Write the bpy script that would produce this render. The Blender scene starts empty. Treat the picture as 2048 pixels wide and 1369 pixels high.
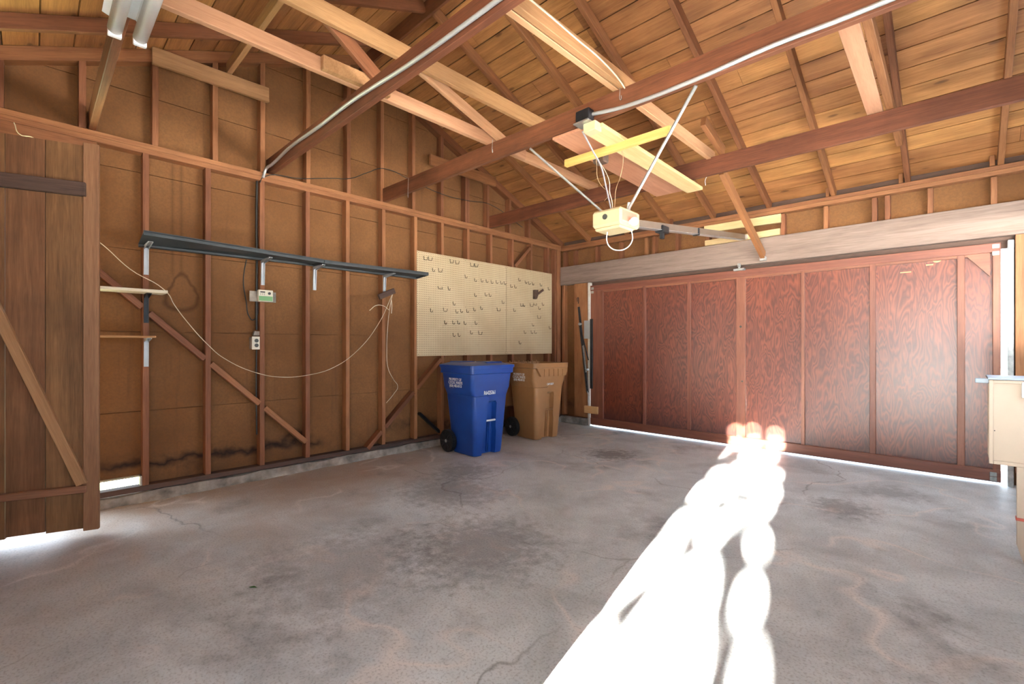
import bpy, bmesh, math, random
from mathutils import Vector, Matrix
random.seed(7)
S = bpy.context.scene
COL = S.collection
WM = {}                                   # world matrices by object name
PI = math.pi

# ------------------------------------------------------------------ materials
def new_mat(name):
    m = bpy.data.materials.new(name); m.use_nodes = True
    nt = m.node_tree; nt.nodes.clear()
    out = nt.nodes.new('ShaderNodeOutputMaterial'); b = nt.nodes.new('ShaderNodeBsdfPrincipled')
    nt.links.new(b.outputs[0], out.inputs[0])
    return m, nt, b

def N(nt, kind, **kw):
    n = nt.nodes.new(kind)
    for k, v in kw.items():
        if k in n.inputs.keys(): n.inputs[k].default_value = v
        else: setattr(n, k, v)
    return n

def ramp(nt, src, stops):
    r = nt.nodes.new('ShaderNodeValToRGB'); e = r.color_ramp.elements
    while len(e) < len(stops): e.new(0.5)
    for i, (p, c) in enumerate(stops):
        e[i].position = p; e[i].color = (c[0], c[1], c[2], 1) if not isinstance(c, float) else (c, c, c, 1)
    nt.links.new(src, r.inputs[0]); return r.outputs[0]

def math_n(nt, op, a, b=None, c=None):
    n = nt.nodes.new('ShaderNodeMath'); n.operation = op
    for i, v in enumerate((a, b, c)):
        if v is None: continue
        if hasattr(v, 'is_linked') or hasattr(v, 'links'): nt.links.new(v, n.inputs[i])
        else: n.inputs[i].default_value = v
    return n.outputs[0]

def mix(nt, fac, a, b, blend='MIX'):
    n = nt.nodes.new('ShaderNodeMix'); n.data_type = 'RGBA'; n.blend_type = blend
    for i, v in ((0, fac), (6, a), (7, b)):
        if hasattr(v, 'links'): nt.links.new(v, n.inputs[i])
        elif isinstance(v, (int, float)): n.inputs[i].default_value = v
        else: n.inputs[i].default_value = (v[0], v[1], v[2], 1)
    return n.outputs[2]

def noise(nt, vec, scale, detail=4, rough=.55, dist=0.0):
    n = N(nt, 'ShaderNodeTexNoise', Scale=scale, Detail=detail, Roughness=rough, Distortion=dist)
    nt.links.new(vec, n.inputs['Vector']); return n.outputs['Fac']

def coords(nt, scale=(1, 1, 1), island=False, world=False):
    tc = nt.nodes.new('ShaderNodeTexCoord'); src = tc.outputs['Object']
    if world:
        src = nt.nodes.new('ShaderNodeNewGeometry').outputs['Position']
    if island: rnd = nt.nodes.new('ShaderNodeNewGeometry').outputs['Random Per Island']
    else: rnd = nt.nodes.new('ShaderNodeObjectInfo').outputs['Random']
    off = N(nt, 'ShaderNodeVectorMath', operation='SCALE'); off.inputs[0].default_value = (31.7, 17.3, 23.9)
    nt.links.new(rnd, off.inputs['Scale'])
    mp = nt.nodes.new('ShaderNodeMapping'); mp.inputs['Scale'].default_value = scale
    nt.links.new(src, mp.inputs['Vector'])
    ad = N(nt, 'ShaderNodeVectorMath', operation='ADD')
    nt.links.new(mp.outputs[0], ad.inputs[0]); nt.links.new(off.outputs[0], ad.inputs[1])
    return ad.outputs[0], rnd, src

def bump(nt, b, h, strength=.2, dist=.004):
    n = N(nt, 'ShaderNodeBump', Strength=strength, Distance=dist)
    nt.links.new(h, n.inputs['Height']); nt.links.new(n.outputs[0], b.inputs['Normal'])

def wood(name, dark, light, grain='x', island=False, rough=.6, var=.25, knots=0.0, fine=1.0, spec=.35, blotch=0.0, world=False):
    """sawn timber with streaky grain running along one local axis"""
    m, nt, b = new_mat(name)
    s = {'x': (.5, 9, 9), 'y': (9, .5, 9), 'z': (9, 9, .5)}[grain]
    v, rnd, src = coords(nt, s, island, world)
    a = noise(nt, v, 1.3, 6, .6, .6)
    g = noise(nt, v, 7.0 * fine, 5, .6, 1.2)
    g2 = noise(nt, v, 22 * fine, 2, .5)
    f = math_n(nt, 'ADD', math_n(nt, 'MULTIPLY', a, .55), math_n(nt, 'ADD', math_n(nt, 'MULTIPLY', g, .35), math_n(nt, 'MULTIPLY', g2, .18)))
    c = ramp(nt, f, [(.36, dark), (.66, light)])
    if knots:
        s2 = {'x': (2.2, 6, 6), 'y': (6, 2.2, 6), 'z': (6, 6, 2.2)}[grain]
        v2, _, _ = coords(nt, s2, island, world)
        vo = N(nt, 'ShaderNodeTexVoronoi', Scale=1.15, Randomness=1.0); nt.links.new(v2, vo.inputs['Vector'])
        k = ramp(nt, vo.outputs['Distance'], [(0.03, 1.0), (.09, .8), (.13, .35), (.30, .22), (.5, 0.0)])
        c = mix(nt, math_n(nt, 'MULTIPLY', k, knots), c, tuple(x * .42 for x in dark))
    if blotch:
        v3, _, _ = coords(nt, (1.2, 1.2, 1.2), island, world)
        bl = ramp(nt, noise(nt, v3, 1.6, 4, .6), [(.42, 0.0), (.66, 1.0)])
        c = mix(nt, math_n(nt, 'MULTIPLY', bl, blotch), c, tuple(x * .55 for x in dark))
    hv = N(nt, 'ShaderNodeHueSaturation'); nt.links.new(c, hv.inputs['Color'])
    nt.links.new(math_n(nt, 'MULTIPLY_ADD', rnd, 2 * var, 1 - var), hv.inputs['Value'])
    nt.links.new(math_n(nt, 'MULTIPLY_ADD', rnd, .012, .500), hv.inputs['Hue'])
    nt.links.new(hv.outputs[0], b.inputs['Base Color'])
    b.inputs['Roughness'].default_value = rough; b.inputs['Specular IOR Level'].default_value = spec
    bump(nt, b, g, .25, .003)
    return m

def plain(name, col, rough=.5, metal=0.0, spec=.5, var=.12, scale=6.0, emit=None):
    m, nt, b = new_mat(name)
    v, rnd, src = coords(nt, (1, 1, 1))
    f = noise(nt, v, scale, 5, .6)
    c = ramp(nt, f, [(.3, tuple(x * (1 - var) for x in col)), (.7, tuple(min(1, x * (1 + var)) for x in col))])
    nt.links.new(c, b.inputs['Base Color'])
    b.inputs['Roughness'].default_value = rough; b.inputs['Metallic'].default_value = metal
    b.inputs['Specular IOR Level'].default_value = spec
    return m

M = {}
M['stud'] = wood('stud_redwood', (.16, .052, .023), (.34, .132, .063), rough=.62, blotch=.3)
M['rafter'] = wood('rafter_redwood', (.14, .045, .018), (.31, .115, .050), rough=.6, blotch=.2)
M['light_timber'] = wood('pale_fir', (.36, .165, .085), (.56, .30, .17), rough=.6, var=.12)
M['tan_timber'] = wood('tan_fir', (.30, .14, .06), (.50, .27, .13), rough=.6, var=.12)
M['tie'] = wood('tie_redwood', (.075, .021, .012), (.21, .066, .034), rough=.55, var=.12, blotch=.5)
M['pine'] = wood('fresh_pine', (.50, .32, .15), (.68, .49, .27), rough=.5, var=.08)
M['ply'] = wood('red_ply', (.40, .17, .095), (.58, .28, .17), rough=.55, var=.06)
M['strip'] = wood('orange_stick', (.52, .27, .07), (.74, .44, .15), rough=.5, var=.06)
M['deck'] = wood('roof_deck_boards', (.22, .072, .022), (.50, .212, .078), island=True, rough=.5, var=.22, knots=.95, spec=.5, blotch=.25)
M['header'] = wood('header_grey_brown', (.14, .09, .07), (.29, .21, .17), rough=.65, var=.05, fine=.8)
M['door_plank'] = wood('old_door_planks', (.105, .040, .016), (.27, .120, .054), grain='z', island=True, rough=.6, var=.1, blotch=.35)
M['door_stile'] = wood('door_stile_wood', (.17, .068, .036), (.33, .15, .08), rough=.55, var=.06)
M['dark_wood'] = wood('weathered_dark', (.05, .028, .022), (.13, .075, .055), rough=.7, var=.1)
M['block'] = wood('cut_block', (.48, .24, .09), (.66, .38, .18), rough=.6, var=.08)
M['white_board'] = wood('whitewashed_shelf', (.58, .50, .38), (.74, .67, .54), rough=.6, var=.04)
M['wallplain'] = wood('rear_siding', (.20, .09, .045), (.34, .17, .09), rough=.7, var=.1, world=True)

def fiber():
    m, nt, b = new_mat('fibreboard_sheathing')
    v, rnd, src = coords(nt, (1, 1, 1), True)
    tc = nt.nodes.new('ShaderNodeNewGeometry').outputs['Position']
    big = noise(nt, tc, 1.1, 4, .6); fine = noise(nt, tc, 60, 3, .7)
    c = ramp(nt, big, [(.3, (.170, .074, .027)), (.7, (.265, .124, .048))])
    c = mix(nt, ramp(nt, fine, [(.38, .35), (.6, 0.0)]), c, (.12, .06, .03))
    sp = nt.nodes.new('ShaderNodeSeparateXYZ'); nt.links.new(tc, sp.inputs[0])
    # damp tide line low on the boards
    w = noise(nt, tc, 2.6, 4, .6)
    edge = math_n(nt, 'SUBTRACT', sp.outputs[2], math_n(nt, 'MULTIPLY_ADD', w, .55, .0))
    tide = ramp(nt, math_n(nt, 'ABSOLUTE', edge), [(0.0, 1.0), (.035, .45), (.09, 0.0)])
    tide = math_n(nt, 'MULTIPLY', tide, ramp(nt, noise(nt, tc, 1.7, 2), [(.42, .1), (.6, 1.0)]))
    c = mix(nt, math_n(nt, 'MULTIPLY', tide, .85), c, (.025, .015, .012))
    low = ramp(nt, sp.outputs[2], [(.08, .75), (.2, .45), (.7, 0.0)])
    low = math_n(nt, 'MULTIPLY', low, ramp(nt, noise(nt, tc, 3.3, 5), [(.35, 0.0), (.7, 1.0)]))
    c = mix(nt, low, c, (.06, .03, .018))
    # a long tide mark in the first bays and one old teardrop leak
    w2 = noise(nt, tc, 4.2, 3, .6)
    e2 = math_n(nt, 'ABSOLUTE', math_n(nt, 'SUBTRACT', sp.outputs[2], math_n(nt, 'MULTIPLY_ADD', w2, .36, .10)))
    band = math_n(nt, 'SUBTRACT', 1.0, math_n(nt, 'MULTIPLY', math_n(nt, 'ABSOLUTE', math_n(nt, 'ADD', sp.outputs[1], 4.75)), 1.15))
    t2 = math_n(nt, 'MULTIPLY', ramp(nt, e2, [(0.0, 1.0), (.02, .6), (.06, 0.0)]), ramp(nt, band, [(0.0, 0.0), (.35, .95)]))
    c = mix(nt, t2, c, (.022, .013, .012))
    dy = math_n(nt, 'ADD', math_n(nt, 'ADD', sp.outputs[1], 4.93), math_n(nt, 'MULTIPLY', math_n(nt, 'SUBTRACT', w2, .5), .12))
    dz = math_n(nt, 'SUBTRACT', sp.outputs[2], 1.64)
    wid = math_n(nt, 'MULTIPLY_ADD', dz, -.32, .095)
    dd = math_n(nt, 'SQRT', math_n(nt, 'ADD', math_n(nt, 'POWER', math_n(nt, 'DIVIDE', dy, wid), 2.0), math_n(nt, 'POWER', math_n(nt, 'DIVIDE', dz, .15), 2.0)))
    ring = ramp(nt, math_n(nt, 'ABSOLUTE', math_n(nt, 'SUBTRACT', dd, 1.0)), [(0.0, .75), (.10, .4), (.2, 0.0)])
    c = mix(nt, ring, c, (.07, .03, .014))
    for yy in (4.985, 4.925):
        st_ = ramp(nt, math_n(nt, 'ABSOLUTE', math_n(nt, 'ADD', sp.outputs[1], yy)), [(0.0, .55), (.008, .3), (.02, 0.0)])
        st_ = math_n(nt, 'MULTIPLY', st_, ramp(nt, math_n(nt, 'SUBTRACT', sp.outputs[2], 1.75), [(0.0, 0.0), (.05, .9)]))
        st_ = math_n(nt, 'MULTIPLY', st_, ramp(nt, math_n(nt, 'SUBTRACT', 2.72, sp.outputs[2]), [(0.0, 0.0), (.05, .9)]))
        c = mix(nt, st_, c, (.08, .035, .016))
    # vertical drip stains
    mp = nt.nodes.new('ShaderNodeMapping'); mp.inputs['Scale'].default_value = (1, 7, .35); nt.links.new(tc, mp.inputs[0])
    dr = ramp(nt, noise(nt, mp.outputs[0], 2.0, 4, .65), [(.60, 0.0), (.74, .45)])
    c = mix(nt, dr, c, (.11, .05, .025))
    nt.links.new(c, b.inputs['Base Color']); b.inputs['Roughness'].default_value = .85; b.inputs['Specular IOR Level'].default_value = .2
    bump(nt, b, fine, .3, .002)
    return m
M['fiber'] = fiber()

def concrete():
    m, nt, b = new_mat('stained_concrete_floor')
    p = nt.nodes.new('ShaderNodeNewGeometry').outputs['Position']
    n1 = noise(nt, p, .55, 5, .6, .4); n2 = noise(nt, p, 2.3, 6, .65, .5); n3 = noise(nt, p, 14, 5, .7); n4 = noise(nt, p, 90, 2, .6)
    sp = nt.nodes.new('ShaderNodeSeparateXYZ'); nt.links.new(p, sp.inputs[0])
    c = ramp(nt, n2, [(.3, (.40, .435, .435)), (.52, (.565, .605, .605)), (.75, (.71, .75, .75))])
    # brown dirt wash by the left wall, part of it bounced wood light painted in
    side = math_n(nt, 'ADD', math_n(nt, 'MULTIPLY_ADD', sp.outputs[0], -.36, .70), math_n(nt, 'MULTIPLY_ADD', sp.outputs[1], -.085, -.25))
    wash = ramp(nt, math_n(nt, 'ADD', side, math_n(nt, 'MULTIPLY', math_n(nt, 'SUBTRACT', n1, .5), 1.5)), [(.18, 0.0), (.68, .92)])
    wash = math_n(nt, 'MULTIPLY', wash, ramp(nt, n2, [(.25, .95), (.8, .45)]))
    c = mix(nt, wash, c, (.40, .275, .185))
    # pale mineral lines and dry patches
    ln = ramp(nt, math_n(nt, 'ABSOLUTE', math_n(nt, 'SUBTRACT', noise(nt, p, .9, 3, .5, .3), .5)), [(0.0, .8), (.006, .45), (.02, 0.0)])
    c = mix(nt, math_n(nt, 'MULTIPLY', ln, ramp(nt, noise(nt, p, 1.3, 2), [(.42, 0.0), (.55, 1.0)])), c, (.74, .69, .64))
    # oil stains
    st = ramp(nt, noise(nt, p, 1.25, 5, .65, .2), [(.58, 0.0), (.72, .75)])
    c = mix(nt, math_n(nt, 'MULTIPLY', st, ramp(nt, n3, [(.3, 1.0), (.7, .35)])), c, (.085, .075, .068))
    for (sx, sy, sr, a) in ((1.75, -1.35, .33, .7), (2.45, -3.9, .55, .5), (3.9, -1.6, .28, .55), (3.55, -.55, .16, .3), (2.1, -4.6, .6, .35), (1.5, -3.4, .5, .45), (1.1, -2.9, .35, .5), (4.1, -.9, .3, .4)):
        d = N(nt, 'ShaderNodeVectorMath', operation='DISTANCE'); nt.links.new(p, d.inputs[0]); d.inputs[1].default_value = (sx, sy, 0)
        q = math_n(nt, 'ADD', d.outputs['Value'], math_n(nt, 'MULTIPLY', math_n(nt, 'SUBTRACT', n3, .5), .7 * sr / .3))
        c = mix(nt, math_n(nt, 'MULTIPLY', ramp(nt, q, [(sr * .35, 1.0), (sr, 0.0)]), a), c, (.10, .088, .08))
    # speckle
    c = mix(nt, ramp(nt, n4, [(.33, .35), (.5, 0.0)]), c, (.12, .11, .1))
    c = mix(nt, ramp(nt, n4, [(.62, 0.0), (.8, .35)]), c, (.6, .6, .58))
    # hairline cracks
    mp = nt.nodes.new('ShaderNodeMapping'); nt.links.new(p, mp.inputs[0])
    nz = N(nt, 'ShaderNodeTexNoise', Scale=1.6, Detail=4.0); nt.links.new(p, nz.inputs['Vector'])
    ad = N(nt, 'ShaderNodeVectorMath', operation='MULTIPLY_ADD'); nt.links.new(nz.outputs['Color'], ad.inputs[0]); ad.inputs[1].default_value = (.5, .5, .5); nt.links.new(p, ad.inputs[2])
    vo = N(nt, 'ShaderNodeTexVoronoi', feature='DISTANCE_TO_EDGE', Scale=.42); nt.links.new(ad.outputs[0], vo.inputs['Vector'])
    cr = ramp(nt, vo.outputs['Distance'], [(0.0, .6), (.0015, .4), (.004, 0.0)])
    cr = math_n(nt, 'MULTIPLY', cr, ramp(nt, noise(nt, p, .8, 3), [(.45, 0.0), (.58, 1.0)]))
    c = mix(nt, cr, c, (.13, .12, .11))
    nt.links.new(c, b.inputs['Base Color'])
    nt.links.new(ramp(nt, n2, [(.3, .42), (.7, .62)]), b.inputs['Roughness']); b.inputs['Specular IOR Level'].default_value = .35
    bump(nt, b, math_n(nt, 'ADD', n3, math_n(nt, 'MULTIPLY', n4, .4)), .12, .004)
    return m
M['concrete'] = concrete()
M['curb'] = plain('rough_curb_concrete', (.27, .24, .205), .85, var=.6, scale=7)

def plywood():
    m, nt, b = new_mat('stained_fir_plywood')
    tc = nt.nodes.new('ShaderNodeTexCoord').outputs['Object']; rnd = nt.nodes.new('ShaderNodeObjectInfo').outputs['Random']
    isl = nt.nodes.new('ShaderNodeNewGeometry').outputs['Random Per Island']
    off = N(nt, 'ShaderNodeVectorMath', operation='SCALE'); off.inputs[0].default_value = (13.1, 0, 41.3); nt.links.new(isl, off.inputs['Scale'])
    mp = nt.nodes.new('ShaderNodeMapping'); mp.inputs['Scale'].default_value = (3.6, 1, .85); nt.links.new(tc, mp.inputs[0])
    ad = N(nt, 'ShaderNodeVectorMath', operation='ADD'); nt.links.new(mp.outputs[0], ad.inputs[0]); nt.links.new(off.outputs[0], ad.inputs[1])
    f = noise(nt, ad.outputs[0], 1.7, 3.0, .5, .35)
    rings = math_n(nt, 'PINGPONG', math_n(nt, 'MULTIPLY', f, 19), .5)
    mp2 = nt.nodes.new('ShaderNodeMapping'); mp2.inputs['Scale'].default_value = (60, 1, 2); nt.links.new(tc, mp2.inputs[0])
    fine = noise(nt, mp2.outputs[0], 1.5, 3, .6)
    r2 = math_n(nt, 'ADD', math_n(nt, 'MULTIPLY', rings, 1.6), math_n(nt, 'MULTIPLY', fine, .35))
    c = ramp(nt, r2, [(.10, (.085, .022, .016)), (.45, (.145, .036, .021)), (.95, (.235, .062, .030))])
    big = noise(nt, ad.outputs[0], .9, 4, .6)
    c = mix(nt, ramp(nt, big, [(.4, 0.0), (.75, .45)]), c, (.07, .022, .02))
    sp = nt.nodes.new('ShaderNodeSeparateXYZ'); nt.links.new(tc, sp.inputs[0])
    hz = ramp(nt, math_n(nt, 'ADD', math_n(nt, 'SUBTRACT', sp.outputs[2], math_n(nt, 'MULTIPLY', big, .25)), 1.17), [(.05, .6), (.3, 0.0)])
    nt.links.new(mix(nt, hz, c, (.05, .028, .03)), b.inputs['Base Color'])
    b.inputs['Roughness'].default_value = .34; b.inputs['Specular IOR Level'].default_value = .8
    bump(nt, b, rings, .12, .002)
    return m
M['plywood'] = plywood()
M['batten'] = wood('door_batten_red', (.13, .038, .028), (.27, .09, .055), rough=.42, var=.08, spec=.55)

def pegboard_mat():
    m, nt, b = new_mat('cream_pegboard')
    tc = nt.nodes.new('ShaderNodeTexCoord').outputs['Object']
    sp = nt.nodes.new('ShaderNodeSeparateXYZ'); nt.links.new(tc, sp.inputs[0])
    def cell(o):
        f = math_n(nt, 'FRACT', math_n(nt, 'MULTIPLY', o, 1 / .0254)); return math_n(nt, 'SUBTRACT', f, .5)
    a, z = cell(sp.outputs[1]), cell(sp.outputs[2])
    d = math_n(nt, 'SQRT', math_n(nt, 'ADD', math_n(nt, 'MULTIPLY', a, a), math_n(nt, 'MULTIPLY', z, z)))
    hole = ramp(nt, d, [(.15, 1.0), (.22, 0.0)])
    wear = noise(nt, tc, 2.2, 5, .6)
    c = ramp(nt, wear, [(.3, (.52, .40, .235)), (.65, (.63, .50, .31))])
    c = mix(nt, ramp(nt, noise(nt, tc, 6, 5, .7), [(.62, 0.0), (.8, .5)]), c, (.30, .22, .14))
    nt.links.new(mix(nt, hole, c, (.16, .10, .055)), b.inputs['Base Color'])
    b.inputs['Roughness'].default_value = .55
    return m
M['pegboard'] = pegboard_mat()

M['blue'] = plain('blue_bin_plastic', (.007, .052, .27), .36, spec=.5, var=.18, scale=4)
M['brown'] = plain('brown_bin_plastic', (.33, .165, .065), .42, spec=.5, var=.12, scale=4)
M['black_pl'] = plain('black_plastic', (.012, .013, .015), .45, var=.2)
M['black_metal'] = plain('black_iron', (.018, .019, .022), .42, .3, var=.3, scale=14)
M['white_ink'] = plain('white_lettering', (.75, .77, .78), .6, var=.03)
M['shelf_grey'] = plain('charcoal_shelf_paint', (.045, .055, .060), .5, .0, var=.2)
M['bracket'] = plain('grey_bracket_steel', (.42, .44, .46), .42, .35, var=.1)
def conduit_mat():
    m, nt, b = new_mat('ribbed_conduit')
    tc = nt.nodes.new('ShaderNodeTexCoord').outputs['Object']
    wv = N(nt, 'ShaderNodeTexWave', Scale=22.0); nt.links.new(tc, wv.inputs['Vector'])
    nt.links.new(ramp(nt, wv.outputs['Fac'], [(.2, (.20, .20, .20)), (.7, (.50, .50, .49))]), b.inputs['Base Color'])
    b.inputs['Roughness'].default_value = .42; b.inputs['Metallic'].default_value = .5
    bump(nt, b, wv.outputs['Fac'], .8, .004)
    return m
M['conduit'] = conduit_mat()
M['steel'] = plain('galvanised_steel', (.62, .64, .64), .32, .85, var=.12, scale=20)
M['zinc'] = plain('zinc_plate', (.42, .42, .40), .5, .6, var=.3, scale=20)
M['conduit'] = plain('flex_conduit', (.50, .50, .50), .4, .6, var=.06)
M['cream'] = plain('cream_enamel', (.56, .46, .27), .45, var=.04)
M['beige'] = plain('beige_painted_wood', (.57, .465, .36), .55, var=.05, scale=3)
M['white'] = plain('white_enamel', (.74, .75, .74), .4, var=.03)
M['offwhite'] = plain('off_white_plate', (.66, .62, .50), .5, var=.06)
M['tube'] = plain('fluorescent_tube_glass', (.82, .82, .80), .25, var=.02)
M['bulb'] = plain('white_bulb_glass', (.85, .85, .84), .2, var=.01)
M['wire_grey'] = plain('grey_cable', (.30, .28, .30), .5, var=.1)
M['wire_white'] = plain('cream_cord', (.66, .56, .42), .6, var=.1)
M['wire_black'] = plain('black_cable', (.02, .018, .016), .5, var=.2)
M['wire_brown'] = plain('thin_tan_wire', (.42, .26, .14), .5, var=.1)
M['hook'] = plain('hook_wire', (.10, .075, .05), .45, .5, var=.3)
M['green'] = plain('green_panel', (.16, .36, .15), .5, var=.05)
M['rail'] = plain('bronze_rail', (.26, .20, .16), .4, .5, var=.1)
M['dial'] = plain('dark_dial', (.05, .05, .045), .5)
M['red'] = plain('red_label', (.55, .10, .06), .5, var=.05)
M['redpaper'] = plain('printed_red_paper', (.60, .22, .15), .6, var=.1)
M['bluegrey'] = plain('blue_grey_metal', (.28, .34, .40), .45, .2, var=.1)
M['jamb'] = wood('white_painted_jamb', (.50, .48, .42), (.66, .64, .58), rough=.6, var=.03)
M['grass'] = plain('lawn', (.12, .16, .08), .9, var=.5, scale=12)
M['drive'] = plain('pale_driveway', (.52, .51, .48), .9, var=.1, scale=2)
M['leaf'] = plain('tree_leaf', (.05, .10, .025), .6, var=.3)
M['bark'] = wood('tree_bark', (.06, .04, .03), (.14, .10, .07), grain='z', rough=.9)
M['glue'] = plain('dried_glue', (.55, .36, .16), .6, var=.1)
M['greenleaf'] = plain('fresh_leaf', (.03, .11, .02), .6, var=.1)
M['web'] = plain('cobweb_white', (.7, .7, .68), .8, var=.05)

# ------------------------------------------------------------------ mesh helpers
def link_mesh(name, bm, mat, parent=None, mw=None, smooth=False):
    me = bpy.data.meshes.new(name); bm.normal_update(); bm.to_mesh(me); bm.free()
    for m in (mat if isinstance(mat, (list, tuple)) else [mat]): me.materials.append(m)
    if smooth:
        for p in me.polygons: p.use_smooth = True
    o = bpy.data.objects.new(name, me); COL.objects.link(o)
    return place(o, parent, mw)

def place(o, parent=None, mw=None):
    mw = mw or Matrix.Identity(4)
    o.matrix_basis = mw; WM[o.name] = mw.copy()
    if parent is not None:
        o.parent = parent; o.matrix_parent_inverse = WM[parent.name].inverted()
    return o

def tag(o, label=None, cat=None, group=None, kind=None):
    if label: o['label'] = label
    if cat: o['category'] = cat
    if group: o['group'] = group
    if kind: o['kind'] = kind
    return o

def empty(name, loc, rz=0, label=None, cat=None, group=None):
    o = bpy.data.objects.new(name, None); COL.objects.link(o); o.empty_display_size = .1
    place(o, None, Matrix.Translation(loc) @ Matrix.Rotation(rz, 4, 'Z'))
    return tag(o, label, cat, group)

def bx(bm, x0, x1, y0, y1, z0, z1, bev=0.0, mi=0):
    r = bmesh.ops.create_cube(bm, size=1.0)
    vs = r['verts']
    for v in vs:
        v.co = Vector(((x0 + x1) / 2 + v.co.x * (x1 - x0), (y0 + y1) / 2 + v.co.y * (y1 - y0), (z0 + z1) / 2 + v.co.z * (z1 - z0)))
    fs = {f for v in vs for f in v.link_faces}
    for f in fs: f.material_index = mi
    if bev > 0:
        es = {e for v in vs for e in v.link_edges}
        bmesh.ops.bevel(bm, geom=list(es), offset=bev, segments=1, affect='EDGES')

def box(name, x0, x1, y0, y1, z0, z1, mat, parent=None, bev=.002, centre=True):
    """axis aligned box; local origin at its centre, world orientation"""
    c = Vector(((x0 + x1) / 2, (y0 + y1) / 2, (z0 + z1) / 2)); bm = bmesh.new()
    bx(bm, x0 - c.x, x1 - c.x, y0 - c.y, y1 - c.y, z0 - c.z, z1 - c.z, bev)
    return link_mesh(name, bm, mat, parent, Matrix.Translation(c))

def frame(p0, p1, up=(0, 0, 1)):
    p0, p1 = Vector(p0), Vector(p1); x = (p1 - p0).normalized(); u = Vector(up)
    y = u.cross(x).normalized(); z = x.cross(y).normalized()
    m = Matrix((x, y, z)).transposed().to_4x4(); m.translation = (p0 + p1) / 2
    return m, (p1 - p0).length

def beam(name, p0, p1, w, h, mat, parent=None, up=(0, 0, 1), bev=.003):
    """timber whose grain (local X) runs p0 to p1; w across, h along 'up'"""
    m, L = frame(p0, p1, up); bm = bmesh.new()
    bx(bm, -L / 2, L / 2, -w / 2, w / 2, -h / 2, h / 2, bev)
    return link_mesh(name, bm, mat, parent, m)

def tbeam(name, p0, p1, w, h, mat, label, cat, group=None, up=(0, 0, 1)):
    return tag(beam(name, p0, p1, w, h, mat, None, up), label, cat, group, 'thing')

def tube(name, pts, r, mat, parent=None, res=3, smooth=True, cyc=False):
    cu = bpy.data.curves.new(name, 'CURVE'); cu.dimensions = '3D'; cu.bevel_depth = r; cu.bevel_resolution = res; cu.use_fill_caps = True
    org = Vector(pts[0])
    if smooth and len(pts) > 2:
        sp = cu.splines.new('BEZIER'); sp.bezier_points.add(len(pts) - 1)
        for b, p in zip(sp.bezier_points, pts):
            b.co = Vector(p) - org; b.handle_left_type = b.handle_right_type = 'AUTO'
        sp.resolution_u = 6
    else:
        sp = cu.splines.new('POLY'); sp.points.add(len(pts) - 1)
        for b, p in zip(sp.points, pts): b.co = tuple(Vector(p) - org) + (1,)
    sp.use_cyclic_u = cyc
    cu.materials.append(mat)
    o = bpy.data.objects.new(name, cu); COL.objects.link(o)
    return place(o, parent, Matrix.Translation(org))

def cyl(bm, p0, p1, r0, r1=None, seg=20, mi=0):
    r1 = r0 if r1 is None else r1
    m, L = frame(p0, p1, (0, 0, 1) if abs((Vector(p1) - Vector(p0)).normalized().z) < .95 else (1, 0, 0))
    n0 = len(bm.faces)
    r = bmesh.ops.create_cone(bm, cap_ends=True, segments=seg, radius1=r0, radius2=r1, depth=L,
                              matrix=m @ Matrix.Rotation(PI / 2, 4, 'Y'))
    for f in {f for v in r['verts'] for f in v.link_faces}: f.material_index = mi

def rod(name, p0, p1, r, mat, parent=None, seg=16):
    bm = bmesh.new(); c = (Vector(p0) + Vector(p1)) / 2
    cyl(bm, Vector(p0) - c, Vector(p1) - c, r, seg=seg)
    return link_mesh(name, bm, mat, parent, Matrix.Translation(c), True)

def prism(bm, poly, axis, a0, a1):
    """extrude a 2D polygon: axis 'x' -> poly is (y,z)"""
    def P3(p, a): return {'x': (a, p[0], p[1]), 'y': (p[0], a, p[1]), 'z': (p[0], p[1], a)}[axis]
    v0 = [bm.verts.new(P3(p, a0)) for p in poly]; v1 = [bm.verts.new(P3(p, a1)) for p in poly]
    n = len(poly)
    bm.faces.new(v0); bm.faces.new(list(reversed(v1)))
    for i in range(n): bm.faces.new((v0[i], v0[(i + 1) % n], v1[(i + 1) % n], v1[i]))
    bmesh.ops.recalc_face_normals(bm, faces=bm.faces[:])

def text(name, body, size, mw, mat, parent, align='CENTER', ex=.0006, sx=1.0, bold=.0):
    cu = bpy.data.curves.new(name, 'FONT'); cu.body = body; cu.size = size; cu.align_x = align; cu.align_y = 'CENTER'
    cu.extrude = ex; cu.space_line = .85; cu.offset = bold
    cu.materials.append(mat)
    o = bpy.data.objects.new(name, cu); COL.objects.link(o)
    return place(o, parent, mw @ Matrix.Diagonal((sx, 1, 1, 1)))

def axes(o, x, y, z):
    m = Matrix((Vector(x), Vector(y), Vector(z))).transposed().to_4x4(); m.translation = Vector(o); return m

# ------------------------------------------------------------------ room dimensions
PL = 2.765          # top of wall plates
SL = .42            # roof slope
DEPTH = 6.69        # room depth in -y
RX = 5.30           # right wall
YR = -DEPTH / 2
def roof_under(y): return PL - .01 + SL * (-y if y > YR else (y + DEPTH))

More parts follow.
